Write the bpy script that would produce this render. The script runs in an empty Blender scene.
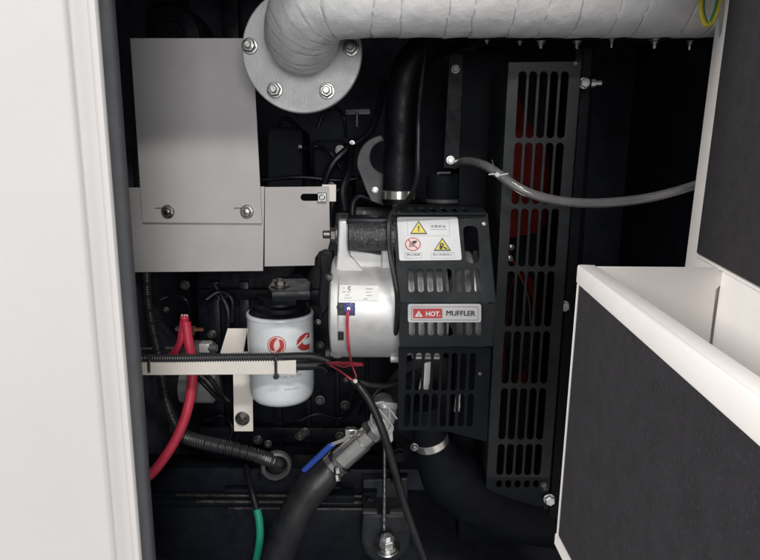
import bpy, bmesh, math, random
from mathutils import Vector, Matrix
random.seed(7)
R_ = math.radians
SC = bpy.context.scene
COL = SC.collection

# ------------------------------------------------------------------ camera
F_PX, W_PX, H_PX = 600.0, 760.0, 560.0           # focal length in photo pixels
CAM = Vector((0.0, -0.90, 1.20))
TILT, ROLL = R_(11.3), R_(0.45)
cd = bpy.data.cameras.new('camera')
cam = bpy.data.objects.new('camera', cd)
COL.objects.link(cam)
cd.sensor_width = 36.0
cd.lens = 36.0 * F_PX / W_PX
cd.clip_start, cd.clip_end = 0.01, 100.0
RM = Matrix.Rotation(R_(90) - TILT, 3, 'X') @ Matrix.Rotation(ROLL, 3, 'Z')
cam.matrix_world = Matrix.Translation(CAM) @ RM.to_4x4()
SC.camera = cam

# ------------------------------------------------------------------ light
wd = bpy.data.worlds.new("World")
SC.world = wd
wd.use_nodes = True
wd.node_tree.nodes['Background'].inputs[0].default_value = (0.90, 0.95, 1.0, 1)
wd.node_tree.nodes['Background'].inputs[1].default_value = 0.22
def lamp(name, loc, target, sx, sy, power, col):
    l = bpy.data.lights.new(name, 'AREA')
    l.shape = 'RECTANGLE'; l.size = sx; l.size_y = sy
    l.energy = power; l.color = col
    o = bpy.data.objects.new(name, l)
    COL.objects.link(o)
    o.location = loc
    o.rotation_euler = (Vector(target) - Vector(loc)).to_track_quat('-Z', 'Y').to_euler()
    return o
lamp('workshop_lamp', (0.80, -3.3, 3.70), (0.0, 0.0, 1.0), 1.5, 0.20, 90, (1.0, 0.97, 0.93))
lamp('added_fill_lamp', (0.50, -3.9, 1.7), (0.0, 0.0, 1.1), 1.8, 1.6, 68, (1.0, 0.99, 0.98))  # added soft fill from the front, brightens the cabinet interior
lamp('added_fill_lamp', (-3.6, -1.15, 3.3), (0.3, -0.4, 1.1), 1.8, 1.6, 230, (1.0, 0.98, 0.96))  # added fill from the left, brightens the open door and its box
SC.view_settings.view_transform = 'Standard'
SC.view_settings.look = 'None'
SC.view_settings.exposure = 0.0
SC.view_settings.gamma = 1.0
SC.cycles.use_denoising = True
SC.cycles.max_bounces = 8
SC.cycles.transparent_max_bounces = 8

# ------------------------------------------------------------------ pixel -> place helpers
def ray(px, py):
    return RM @ Vector(((px - W_PX/2) / F_PX, (H_PX/2 - py) / F_PX, -1.0))
def P(px, py, y):
    """point on the vertical plane Y = y"""
    d = ray(px, py)
    return CAM + d * ((y - CAM.y) / d.y)
def sc(px, py, y):
    """metres per photo pixel there"""
    d = ray(px, py)
    return (y - CAM.y) / d.y / F_PX

class Plane:
    def __init__(s, o, u, v):
        s.o = Vector(o); s.u = Vector(u).normalized(); s.v = Vector(v).normalized()
        s.n = s.u.cross(s.v).normalized(); s.v = s.n.cross(s.u)
    def uv(s, px, py):
        d = ray(px, py)
        t = (s.o - CAM).dot(s.n) / d.dot(s.n)
        q = CAM + d * t - s.o
        return (q.dot(s.u), q.dot(s.v))
    def scale(s, px, py):
        d = ray(px, py)
        return (s.o - CAM).dot(s.n) / d.dot(s.n) / F_PX
    def world(s, u, v, w=0.0):
        return s.o + s.u*u + s.v*v + s.n*w
def front(y):
    return Plane((0, y, 1.2), (1, 0, 0), (0, 0, 1))

class CylX:
    """cylinder with its axis along X; u = x, v = arc length"""
    def __init__(s, cy, cz, r): s.cy, s.cz, s.r = cy, cz, r
    def uv(s, px, py):
        d = ray(px, py); oy, oz = CAM.y - s.cy, CAM.z - s.cz
        a = d.y**2 + d.z**2; b = 2*(oy*d.y + oz*d.z); c = oy*oy + oz*oz - s.r**2
        t = (-b - math.sqrt(max(0, b*b - 4*a*c))) / (2*a)
        q = CAM + d*t
        return (q.x, s.r*math.atan2(q.z - s.cz, -(q.y - s.cy)))
    def scale(s, px, py): return sc(px, py, s.cy - s.r)
    def world(s, u, v, w=0.0):
        a = v / s.r
        return Vector((u, s.cy - (s.r+w)*math.cos(a), s.cz + (s.r+w)*math.sin(a)))
class CylZ:
    """upright cylinder; u = arc length, v = z"""
    def __init__(s, cx, cy, r): s.cx, s.cy, s.r = cx, cy, r
    def uv(s, px, py):
        d = ray(px, py); ox, oy = CAM.x - s.cx, CAM.y - s.cy
        a = d.x**2 + d.y**2; b = 2*(ox*d.x + oy*d.y); c = ox*ox + oy*oy - s.r**2
        t = (-b - math.sqrt(max(0, b*b - 4*a*c))) / (2*a)
        q = CAM + d*t
        return (s.r*math.atan2(q.x - s.cx, -(q.y - s.cy)), q.z)
    def scale(s, px, py): return sc(px, py, s.cy - s.r)
    def world(s, u, v, w=0.0):
        a = u / s.r
        return Vector((s.cx + (s.r+w)*math.sin(a), s.cy - (s.r+w)*math.cos(a), v))

# ------------------------------------------------------------------ materials
def mat(name, col, rough=0.5, metal=0.0, var=0.0, var_scale=30, bump=0.0, bump_scale=400,
        rvar=0.0, spec=0.5, trans=0.0, ior=1.45, coat=0.0, dust=None, fine=0.0, fine_scale=900, stretch=(1, 1, 1)):
    m = bpy.data.materials.new(name); m.use_nodes = True
    nt = m.node_tree; N = nt.nodes; L = nt.links
    b = N['Principled BSDF']
    b.inputs['Roughness'].default_value = rough
    b.inputs['Metallic'].default_value = metal
    b.inputs['Specular IOR Level'].default_value = spec
    b.inputs['Transmission Weight'].default_value = trans
    b.inputs['IOR'].default_value = ior
    b.inputs['Coat Weight'].default_value = coat
    b.inputs['Base Color'].default_value = (*col, 1)
    tc = N.new('ShaderNodeTexCoord'); mp = N.new('ShaderNodeMapping')
    mp.inputs['Scale'].default_value = stretch
    geo = N.new('ShaderNodeNewGeometry')
    L.new(geo.outputs['Position'], mp.inputs['Vector'])
    def noise(scale, detail=4, rg=0.55):
        n = N.new('ShaderNodeTexNoise'); n.inputs['Scale'].default_value = scale
        n.inputs['Detail'].default_value = detail; n.inputs['Roughness'].default_value = rg
        L.new(mp.outputs['Vector'], n.inputs['Vector']); return n
    cur = None
    def mixcol(fac, a, bcol):
        mx = N.new('ShaderNodeMix'); mx.data_type = 'RGBA'
        L.new(fac, mx.inputs[0])
        if isinstance(a, tuple): mx.inputs[6].default_value = (*a, 1)
        else: L.new(a, mx.inputs[6])
        mx.inputs[7].default_value = (*bcol, 1)
        return mx.outputs[2]
    def ramp(src, lo, hi):
        r = N.new('ShaderNodeMapRange'); r.inputs[1].default_value = lo; r.inputs[2].default_value = hi
        L.new(src, r.inputs[0]); return r.outputs[0]
    if var or dust or fine:
        cur = tuple(col)
        if var:
            n = noise(var_scale)
            cur = mixcol(ramp(n.outputs[0], 0.3, 0.7), tuple(c*(1-var) for c in col), tuple(min(1, c*(1+var)) for c in col))
        if fine:
            n2 = noise(fine_scale, 2, 0.7)
            cur = mixcol(ramp(n2.outputs[0], 0.52, 0.75), cur, tuple(min(1, c*(1+fine)) for c in col))
        if dust:
            dcol, damt = dust
            n3 = noise(14, 6, 0.65)
            mth = N.new('ShaderNodeMath'); mth.operation = 'MULTIPLY'; mth.inputs[1].default_value = damt
            L.new(ramp(n3.outputs[0], 0.42, 0.72), mth.inputs[0])
            cur = mixcol(mth.outputs[0], cur, dcol)
        L.new(cur, b.inputs['Base Color'])
    if rvar:
        n4 = noise(60, 5)
        r = N.new('ShaderNodeMapRange'); r.inputs[1].default_value = 0.3; r.inputs[2].default_value = 0.7
        r.inputs[3].default_value = max(0.02, rough - rvar); r.inputs[4].default_value = min(1, rough + rvar)
        L.new(n4.outputs[0], r.inputs[0]); L.new(r.outputs[0], b.inputs['Roughness'])
    if bump:
        n5 = noise(bump_scale, 3)
        bp = N.new('ShaderNodeBump'); bp.inputs['Strength'].default_value = bump; bp.inputs['Distance'].default_value = 0.001
        L.new(n5.outputs[0], bp.inputs['Height']); L.new(bp.outputs[0], b.inputs['Normal'])
    return m

DUST = (0.16, 0.15, 0.14)
M = dict(
    cream=mat('cream_paint', (0.77, 0.735, 0.71), 0.42, var=0.025, var_scale=9, bump=0.16, bump_scale=260, rvar=0.06),
    shroud=mat('matt_black_plastic', (0.006, 0.007, 0.0105), 0.7, var=0.3, var_scale=30, bump=0.15, bump_scale=300, spec=0.15),
    cable=mat('black_cable_jacket', (0.012, 0.0125, 0.014), 0.4, var=0.2, var_scale=60, bump=0.2, bump_scale=500, rvar=0.1, dust=((0.03, 0.03, 0.033), 0.4)),
    paper=mat('white_paper_label', (0.80, 0.80, 0.77), 0.5, var=0.03, var_scale=90),
    mount=mat('dusty_mount_paint', (0.020, 0.023, 0.027), 0.42, var=0.3, var_scale=40, bump=0.3, bump_scale=400, rvar=0.12),
    starter=mat('starter_grey_paint', (0.19, 0.188, 0.185), 0.5, metal=0.2, var=0.15, var_scale=40, bump=0.2, bump_scale=400),
    panel=mat('dimmed_cream_paint', (0.63, 0.61, 0.605), 0.45, var=0.025, var_scale=7, bump=0.11, bump_scale=170, rvar=0.08, dust=((0.56, 0.54, 0.53), 0.22)),  # same cream paint, darkened to offset strong light on this panel; smudges are dust
    grey=mat('grey_paint', (0.45, 0.435, 0.435), 0.5, var=0.05, var_scale=12, bump=0.15, bump_scale=500, rvar=0.10, fine=0.12, dust=((0.36, 0.345, 0.34), 0.35)),
    bracket=mat('cream_steel', (0.74, 0.69, 0.63), 0.45, var=0.04, var_scale=30, bump=0.15, bump_scale=500),
    foam=mat('black_foam', (0.026, 0.0245, 0.027), 0.95, var=0.13, var_scale=45, bump=0.45, bump_scale=600, fine=0.5, fine_scale=330, spec=0.2),
    cavity=mat('black_liner', (0.066, 0.071, 0.092), 0.8, var=0.3, var_scale=25, bump=0.6, bump_scale=500, spec=0.25),
    engine=mat('engine_paint', (0.0063, 0.0072, 0.0112), 0.36, var=0.35, var_scale=18, bump=0.22, bump_scale=300, rvar=0.12, spec=0.28, dust=((0.014, 0.015, 0.019), 0.5)),
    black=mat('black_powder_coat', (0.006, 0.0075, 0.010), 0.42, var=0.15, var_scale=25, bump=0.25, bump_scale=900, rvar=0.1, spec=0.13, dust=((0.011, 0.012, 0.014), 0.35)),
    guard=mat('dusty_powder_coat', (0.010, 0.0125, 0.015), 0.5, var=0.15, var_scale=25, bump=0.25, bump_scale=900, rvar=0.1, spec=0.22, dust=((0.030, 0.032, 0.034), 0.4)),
    tall=mat('dusty_lit_guard_coat', (0.015, 0.0175, 0.020), 0.45, var=0.15, var_scale=25, bump=0.2, bump_scale=900, rvar=0.1, spec=0.35, dust=((0.040, 0.042, 0.043), 0.5)),  # guard coat with its lighter, light-facing tone put into the colour, plus dust
    rubber=mat('black_rubber', (0.004, 0.0046, 0.0075), 0.5, var=0.25, var_scale=40, bump=0.3, bump_scale=350, rvar=0.14, spec=0.3, dust=((0.012, 0.012, 0.015), 0.5)),
    seal=mat('grey_rubber', (0.135, 0.142, 0.155), 0.6, var=0.12, var_scale=30, bump=0.2, bump_scale=500, dust=(DUST, 0.3)),
    loom=mat('conduit_plastic', (0.026, 0.026, 0.029), 0.3, rvar=0.08, spec=0.8),
    zinc=mat('zinc_steel', (0.40, 0.395, 0.385), 0.3, metal=1.0, var=0.25, var_scale=150, rvar=0.12, bump=0.15, bump_scale=500),
    bright=mat('bright_zinc', (0.8, 0.8, 0.8), 0.3, metal=0.85, rvar=0.1),
    darksteel=mat('dark_steel', (0.16, 0.155, 0.15), 0.4, metal=0.9, var=0.3, var_scale=120, rvar=0.15, bump=0.3, bump_scale=500),
    steel=mat('brushed_steel', (0.80, 0.78, 0.74), 0.22, metal=0.92, var=0.06, var_scale=50, rvar=0.05),
    alu=mat('cast_aluminium', (0.60, 0.595, 0.59), 0.42, metal=0.45, var=0.06, var_scale=60, bump=0.12, bump_scale=900, rvar=0.08),
    sleeve=mat('rusty_black_sleeve', (0.03, 0.03, 0.033), 0.5, var=0.3, var_scale=120, bump=0.9, bump_scale=260, fine=3.5, fine_scale=350),
    wrap=mat('silver_lagging', (0.80, 0.79, 0.79), 0.45, metal=0.12, var=0.10, var_scale=40, bump=0.9, bump_scale=95, rvar=0.1, fine=0.1, fine_scale=500),
    seam=mat('seam_grey', (0.36, 0.355, 0.355), 0.6),
    flange=mat('flange_silver_paint', (0.50, 0.50, 0.50), 0.48, metal=0.2, var=0.10, var_scale=30, bump=0.3, bump_scale=400, rvar=0.1),
    filt=mat('white_filter_paint', (0.76, 0.80, 0.82), 0.28, coat=0.3, var=0.03, var_scale=40, dust=((0.4, 0.38, 0.36), 0.2)),
    label=mat('white_label', (0.66, 0.66, 0.67), 0.45, var=0.02, var_scale=60),
    labelgrey=mat('aluminium_label', (0.55, 0.54, 0.54), 0.4, metal=0.2, var=0.04),
    ink=mat('grey_ink', (0.10, 0.10, 0.11), 0.6),
    paleink=mat('pale_ink', (0.32, 0.32, 0.34), 0.6),
    red=mat('red_print', (0.46, 0.05, 0.05), 0.5, var=0.06),
    yellow=mat('yellow_print', (0.72, 0.60, 0.09), 0.5),
    pink=mat('pale_pink_print', (0.75, 0.60, 0.58), 0.5),
    dark=mat('black_print', (0.02, 0.02, 0.025), 0.5),
    redcable=mat('red_cable', (0.50, 0.033, 0.068), 0.45, var=0.12, var_scale=60, bump=0.15, bump_scale=300),
    redwire=mat('red_wire', (0.48, 0.05, 0.075), 0.4, var=0.1),
    green=mat('green_cable', (0.01, 0.24, 0.145), 0.45, var=0.1, var_scale=60),
    yellowwire=mat('yellow_wire', (0.62, 0.52, 0.05), 0.4, var=0.1),
    greenwire=mat('green_stripe', (0.05, 0.22, 0.06), 0.4),
    blue=mat('blue_vinyl', (0.02, 0.055, 0.29), 0.35, var=0.1, var_scale=80),
    bluedot=mat('blue_boot', (0.06, 0.07, 0.24), 0.4),
    fan=mat('red_fan_plastic', (0.075, 0.007, 0.005), 0.75, spec=0.1, var=0.2, var_scale=25),
    copper=mat('copper', (0.65, 0.33, 0.22), 0.35, metal=1.0, var=0.1),
    hose=mat('clear_vinyl', (0.95, 0.945, 0.94), 0.03, trans=0.91, ior=1.46),
    tie=mat('white_nylon', (0.62, 0.62, 0.60), 0.45),
    hook=mat('bare_grey_steel', (0.10, 0.10, 0.105), 0.55, metal=0.3, var=0.2, var_scale=60),
)

# ------------------------------------------------------------------ mesh builder
class MB:
    def __init__(s): s.v, s.f, s.mi, s.mats = [], [], [], []
    def add(s, vs, fs, m):
        if m not in s.mats: s.mats.append(m)
        k = s.mats.index(m); n = len(s.v)
        s.v += [Vector(q) for q in vs]
        for f in fs:
            s.f.append([i + n for i in f]); s.mi.append(k)
        return s
    def build(s, name, parent=None, sharp=32, label=None):
        mn = Vector([min(q[i] for q in s.v) for i in range(3)])
        mx = Vector([max(q[i] for q in s.v) for i in range(3)])
        org = Vector(((mn.x+mx.x)/2, (mn.y+mx.y)/2, mn.z))
        me = bpy.data.meshes.new(name)
        me.from_pydata([q - org for q in s.v], [], s.f)
        for m in s.mats: me.materials.append(M[m])
        me.polygons.foreach_set('material_index', s.mi)
        me.update()
        bm = bmesh.new(); bm.from_mesh(me)
        bmesh.ops.recalc_face_normals(bm, faces=bm.faces)
        bm.to_mesh(me); bm.free()
        me.shade_smooth(); me.set_sharp_from_angle(angle=R_(sharp))
        o = bpy.data.objects.new(name, me)
        COL.objects.link(o)
        if parent is not None:
            o.parent = parent; o.location = org - ORG[parent.name]
        else: o.location = org
        ORG[o.name] = org
        if label: o['label'] = label
        return o
ORG = {}
def tag(o, label, cat, group=None):
    o['label'] = label; o['category'] = cat
    if group: o['group'] = group
    return o
def thing(name, label, cat, loc, group=None):
    o = bpy.data.objects.new(name, None); COL.objects.link(o)
    o.empty_display_size = 0.02
    o.location = loc; ORG[o.name] = Vector(loc)
    return tag(o, label, cat, group)

def cr(pts, step):
    """Catmull-Rom through pts, resampled evenly"""
    p = [Vector(q) for q in pts]
    p = [p[0]*2 - p[1]] + p + [p[-1]*2 - p[-2]]
    out = []
    for i in range(1, len(p) - 2):
        a, b, c, d = p[i-1:i+3]
        n = max(4, int((c-b).length / step * 3))
        for k in range(n):
            t = k / n
            out.append(0.5*((2*b) + (c-a)*t + (2*a-5*b+4*c-d)*t*t + (3*b-a-3*c+d)*t**3))
    out.append(p[-2])
    L = [0]
    for i in range(1, len(out)): L.append(L[-1] + (out[i]-out[i-1]).length)
    n = max(2, int(round(L[-1]/step))); res = []; j = 0
    for k in range(n + 1):
        s_ = L[-1]*k/n
        while j < len(L)-2 and L[j+1] < s_: j += 1
        t = (s_-L[j]) / max(1e-9, L[j+1]-L[j])
        res.append(out[j].lerp(out[j+1], min(1, t)))
    return res
def tube(mb, pts, r, m, n=14, step=0.004, rf=None, caps=True, smooth=True):
    q = cr(pts, step) if smooth else [Vector(a) for a in pts]
    t0 = (q[1]-q[0]).normalized()
    ref = Vector((0, 0, 1)) if abs(t0.z) < 0.9 else Vector((1, 0, 0))
    nx = (ref - t0*ref.dot(t0)).normalized()
    vs, fs = [], []; s_ = 0.0; tot = sum((q[i+1]-q[i]).length for i in range(len(q)-1))
    for i, c in enumerate(q):
        if i: s_ += (q[i]-q[i-1]).length
        t = ((q[min(i+1, len(q)-1)] - q[max(i-1, 0)])).normalized()
        nx = (nx - t*nx.dot(t)).normalized(); ny = t.cross(nx)
        for k in range(n):
            a = 2*math.pi*k/n
            rr = rf(s_, a, tot) if rf else r
            vs.append(c + nx*(rr*math.cos(a)) + ny*(rr*math.sin(a)))
    for i in range(len(q)-1):
        for k in range(n):
            a, b = i*n+k, i*n+(k+1) % n
            fs.append([a, b, b+n, a+n])
    if caps:
        fs.append(list(range(n))[::-1]); fs.append([len(vs)-n+k for k in range(n)])
    return mb.add(vs, fs, m)
def frame_of(axis):
    t = Vector(axis).normalized()
    ref = Vector((0, 0, 1)) if abs(t.z) < 0.9 else Vector((1, 0, 0))
    x = (ref - t*ref.dot(t)).normalized()
    return x, t.cross(x), t
def lathe(mb, o, axis, prof, m, n=24, cap0=True, cap1=True, rot=0.0, closed=False):
    x, y, t = frame_of(axis); o = Vector(o)
    vs, fs = [], []
    for r, h in prof:
        for k in range(n):
            a = 2*math.pi*k/n + rot
            vs.append(o + t*h + x*(r*math.cos(a)) + y*(r*math.sin(a)))
    k_ = len(prof)
    for i in range(k_ - (0 if closed else 1)):
        for k in range(n):
            a, b = i*n+k, i*n+(k+1) % n
            c, d = ((i+1) % k_)*n+(k+1) % n, ((i+1) % k_)*n+k
            fs.append([a, b, c, d])
    if not closed:
        if cap0: fs.append(list(range(n))[::-1])
        if cap1: fs.append([len(vs)-n+k for k in range(n)])
    return mb.add(vs, fs, m)
def bolt_mb(o, axis, r, m='zinc', washer=1.45, h=0.75, stud=0.0, rot=0.3, mb=None):
    """hex head (or nut + stud) on a flanged washer"""
    mb = mb or MB()
    o = Vector(o); t = Vector(axis).normalized()
    lathe(mb, o, t, [(r*washer, 0), (r*washer, r*.16), (r*washer*.93, r*.24), (r*.9, r*.26)], m, 24)
    lathe(mb, o + t*(r*.24), t, [(r*1.02, 0), (r*1.02, r*h*.8), (r*.86, r*h)], m, 6, rot=rot)
    if stud:
        lathe(mb, o + t*(r*(.24+h)), t, [(r*.56, -r*.1), (r*.56, r*stud*.85), (r*.44, r*stud)], m, 14)
    else:
        lathe(mb, o + t*(r*(.24+h)), t, [(r*.62, -r*.05), (r*.5, r*.04)], m, 16)
    return mb
def bolt(parent, px, py, y, rpx, **k):
    return bolt_mb(P(px, py, y), k.pop('axis', (0, -1, 0)), rpx*sc(px, py, y), **k).build('bolt', parent)
def box(mb, lo, hi, m, bev=0.002, mtx=None):
    bm = bmesh.new()
    bmesh.ops.create_cube(bm, size=1)
    lo, hi = Vector(lo), Vector(hi); c, d = (lo+hi)/2, hi-lo
    for v in bm.verts: v.co = Vector((v.co.x*d.x, v.co.y*d.y, v.co.z*d.z)) + c
    if bev: bmesh.ops.bevel(bm, geom=bm.edges[:], offset=min(bev, min(abs(d.x), abs(d.y), abs(d.z))*.45), segments=2, affect='EDGES', profile=0.6)
    bm.verts.index_update()
    vs = [(mtx @ v.co if mtx else v.co.copy()) for v in bm.verts]
    fs = [[v.index for v in f.verts] for f in bm.faces]
    bm.free()
    return mb.add(vs, fs, m)
def curve_mesh(loops, ext=0.0, bev=0.0, cyc=True):
    cu = bpy.data.curves.new('tmp', 'CURVE'); cu.dimensions = '2D'; cu.fill_mode = 'BOTH'
    for lp in loops:
        s_ = cu.splines.new('POLY'); s_.points.add(len(lp)-1)
        for p_, q in zip(s_.points, lp): p_.co = (q[0], q[1], 0, 1)
        s_.use_cyclic_u = True
    cu.extrude = ext; cu.bevel_depth = bev; cu.bevel_resolution = 1; cu.offset = -bev
    o = bpy.data.objects.new('tmp', cu)
    me = bpy.data.meshes.new_from_object(o)
    vs = [v.co.copy() for v in me.vertices]; fs = [list(p_.vertices) for p_ in me.polygons]
    bpy.data.objects.remove(o); bpy.data.curves.remove(cu); bpy.data.meshes.remove(me)
    return vs, fs
def slab_uv(mb, pl, loops, t, m, bev=0.0006, lift=0.0):
    """sheet: front face at `lift` on the plane, thickness t behind it"""
    bev = min(bev, t*.45)
    vs, fs = curve_mesh(loops, t/2 - bev, bev)
    return mb.add([pl.world(v.x, v.y, v.z - t/2 + lift) for v in vs], fs, m)
def slab(mb, pl, outline, t, m, holes=(), bev=0.0006, lift=0.0):
    lp = [[pl.uv(*q) for q in outline]] + [[pl.uv(*q) for q in h] for h in holes]
    return slab_uv(mb, pl, lp, t, m, bev, lift)
def print_uv(mb, pl, loops, m, lift=0.0003, sub=0):
    vs, fs = curve_mesh(loops)
    if sub:
        bm = bmesh.new()
        bv = [bm.verts.new(v) for v in vs]
        for f in fs:
            try: bm.faces.new([bv[i] for i in f])
            except ValueError: pass
        bmesh.ops.triangulate(bm, faces=bm.faces)
        bmesh.ops.subdivide_edges(bm, edges=bm.edges[:], cuts=sub, use_grid_fill=True)
        bm.verts.index_update()
        vs = [v.co.copy() for v in bm.verts]; fs = [[v.index for v in f.verts] for f in bm.faces]
        bm.free()
    return mb.add([pl.world(v.x, v.y, lift) for v in vs], fs, m)
def prnt(mb, pl, loops, m, lift=0.0003, sub=0):
    return print_uv(mb, pl, [[pl.uv(*q) for q in lp] for lp in loops], m, lift, sub)
def text(mb, pl, body, px, py, hpx, m, lift=0.0005, bold=0.0, wide=1.0, fit=None, slant=0.0):
    """lettering centred at a photo pixel; fit = width in photo pixels"""
    cu = bpy.data.curves.new('tmp', 'FONT'); cu.body = body
    cu.align_x = 'CENTER'; cu.align_y = 'CENTER'; cu.size = 1.0; cu.offset = bold; cu.resolution_u = 3
    o = bpy.data.objects.new('tmp', cu)
    me = bpy.data.meshes.new_from_object(o)
    vs = [v.co.copy() for v in me.vertices]; fs = [list(p_.vertices) for p_ in me.polygons]
    bpy.data.objects.remove(o); bpy.data.curves.remove(cu); bpy.data.meshes.remove(me)
    if not vs: return mb
    x0, x1 = min(v.x for v in vs), max(v.x for v in vs); y0, y1 = min(v.y for v in vs), max(v.y for v in vs)
    s_ = pl.scale(px, py); u, w = pl.uv(px, py)
    ky = hpx*s_/max(1e-6, y1-y0); kx = (fit*s_/(x1-x0)) if fit else ky*wide
    return mb.add([pl.world(u + (v.x-(x0+x1)/2)*kx, w + (v.y-(y0+y1)/2)*ky, lift) for v in vs], fs, m)
def circ(cx, cy, rx, ry=None, n=28, a0=0, a1=360):
    ry = ry or rx
    full = abs(a1-a0) >= 360
    k = n if full else n+1
    return [(cx + rx*math.cos(R_(a0 + (a1-a0)*i/n)), cy - ry*math.sin(R_(a0 + (a1-a0)*i/n))) for i in range(k)]
def capsule(x0, y0, x1, y1, w, n=6, sq=1.0):
    """upright slot between two pixel points, full width w"""
    d = math.hypot(x1-x0, y1-y0); tx, ty = (x1-x0)/d, (y1-y0)/d; nx, ny = -ty, tx; r = w/2
    out = []
    for i in range(n+1):
        a = math.pi*i/n
        out.append((x1 + nx*r*math.cos(a) + tx*r*sq*math.sin(a), y1 + ny*r*math.cos(a) + ty*r*sq*math.sin(a)))
    for i in range(n+1):
        a = math.pi*i/n
        out.append((x0 - nx*r*math.cos(a) - tx*r*sq*math.sin(a), y0 - ny*r*math.cos(a) - ty*r*sq*math.sin(a)))
    return out
def rrect(q, r, n=4):
    """rounded quad from 4 pixel corners"""
    out = []
    for i in range(4):
        p0, p1, p2 = Vector(q[i-1]), Vector(q[i]), Vector(q[(i+1) % 4])
        a = p1 + (p0-p1).normalized()*r; b = p1 + (p2-p1).normalized()*r
        for k in range(n+1):
            t = k/n
            out.append(tuple(a*(1-t)**2 + p1*2*t*(1-t) + b*t*t))
    return out
def lerp2(a, b, t): return (a[0]+(b[0]-a[0])*t, a[1]+(b[1]-a[1])*t)

# ================================================================== CABINET
Y_OPEN = -0.30
floor_z, roof_z, lip_z = 0.42, 1.52, 1.462
cab = thing('generator_cabinet', 'cream steel generator cabinet with black lined interior, its opening framed by the wide cream panel', 'cabinet', (0, 0, floor_z))
xe = lambda px, y: P(px, 280, y).x
def post_profile():
    yf, yl = Y_OPEN - 0.0065, Y_OPEN
    x_fold, x_groove, x_lip = xe(90, yf), xe(110.5, yl), xe(118.5, yl)
    pr = [(x_fold - 0.45, yf)]
    r = 0.005
    for k in range(6):
        a = R_(90*k/5)
        pr.append((x_fold - r + r*math.sin(a), yf + r - r*math.cos(a)))
    pr += [(x_fold + 0.0006, yl - 0.0008), (x_fold + 0.0016, yl), (x_groove - 0.001, yl), (x_groove - 0.0004, yl + 0.0009),
           (x_groove + 0.0016, yl + 0.0009), (x_groove + 0.0022, yl - 0.001), (x_lip - 0.0015, yl - 0.001), (x_lip, yl + 0.0008),
           (x_lip, yl + 0.004), (x_lip - 0.46, yl + 0.004)]
    return pr, x_lip
pr, x_lip = post_profile()
def extrude_z(mb, prof, z0, z1, m, cuts=1):
    n = len(prof)
    vs = [(x, y, z0 + (z1-z0)*k/cuts) for k in range(cuts+1) for x, y in prof]
    fs = [[k*n+i, k*n+(i+1) % n, (k+1)*n+(i+1) % n, (k+1)*n+i] for k in range(cuts) for i in range(n)]
    fs += [list(range(n))[::-1], [cuts*n+i for i in range(n)]]
    return mb.add(vs, fs, m)
extrude_z(MB(), pr, floor_z, roof_z + 0.25, 'panel').build('front_panel', cab, 50)
# rubber lined jamb behind the lip
y2 = P(0, 280, 0).y
jm = MB()
yj0, yj1 = Y_OPEN + 0.0042, Y_OPEN + 0.043
rr = 0.004
pj = [(x_lip - 0.02, yj0)] + [(x_lip - 0.0006 - rr + rr*math.sin(R_(18*k)), yj0 + rr - rr*math.cos(R_(18*k))) for k in range(6)]
pj += [(x_lip - 0.0006, yj0 + 0.015), (x_lip + 0.0012, yj0 + 0.018), (x_lip + 0.0012, yj1 - 0.004), (x_lip - 0.002, yj1), (x_lip - 0.02, yj1)]
extrude_z(jm, pj, floor_z, lip_z, 'seal').build('door_seal', cab, 60)
side = MB(); box(side, (x_lip - 0.16, yj1 + 0.001, floor_z), (x_lip - 0.13, 0.42, roof_z), 'cavity', 0.001)
box(side, (x_lip - 0.128, yj1 + 0.002, floor_z), (x_lip - 0.021, yj1 + 0.006, roof_z), 'cavity', 0.001)
side.build('side_liner', cab)
box(MB(), (-0.60, 0.42, floor_z), (0.60, 0.45, roof_z), 'cavity', 0.001).build('rear_liner', cab)
box(MB(), (0.53, -0.13, floor_z), (0.56, 0.418, roof_z), 'cavity', 0.001).build('side_liner', cab)
rf = MB(); box(rf, (-0.75, Y_OPEN, roof_z), (0.75, 0.46, roof_z + 0.03), 'cavity', 0.001)
rf.build('roof_liner', cab)
fa = MB(); box(fa, (x_lip - 0.02, Y_OPEN - 0.002, lip_z), (0.75, Y_OPEN + 0.03, roof_z + 0.25), 'cream', 0.003)
fa.build('roof_fascia', cab)
box(MB(), (-0.75, Y_OPEN, floor_z - 0.03), (0.75, 0.46, floor_z - 0.001), 'cavity', 0.001).build('floor_pan', cab)
rp = MB(); box(rp, (0.43, -0.20, floor_z), (0.75, -0.131, roof_z), 'cream', 0.003)
rp.build('corner_post', cab)

# ================================================================== DOOR
HD = R_(13.5)
dpl = Plane(P(693, 200, -0.18), (-math.sin(HD), -math.cos(HD), 0), P(718, 0, -0.18) - P(693, 200, -0.18))
H0 = dpl.o
door = thing('cabinet_door', 'open cream cabinet door with black foam lining and an open topped box inside', 'cabinet door', (H0.x, H0.y, floor_z))
uf, _ = dpl.uv(706.5, 200); _, vf = dpl.uv(699, 253)
zb, zt = floor_z + 0.03 - 1.2, 0.36
vof = 1.2 - H0.z
Ld = 0.62
m_ = MB(); slab_uv(m_, dpl, [[(0, zb+vof), (Ld, zb+vof), (Ld, zt+vof), (0, zt+vof)]], 0.032, 'cream', 0.002)
m_.build('door_panel', door)
m_ = MB(); slab_uv(m_, dpl, [[(uf, vf), (Ld-0.02, vf), (Ld-0.02, zt+vof-0.02), (uf, zt+vof-0.02)]], 0.004, 'foam', 0.0015, lift=0.0035)
m_.build('foam_pad', door)
m_ = MB(); slab_uv(m_, dpl, [[(uf-0.002, vf-0.0035), (Ld-0.015, vf-0.0035), (Ld-0.015, vf-0.0008), (uf-0.002, vf-0.0008)]], 0.004, 'cream', 0.001, lift=0.004)
m_.build('foam_trim', door)
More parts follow.
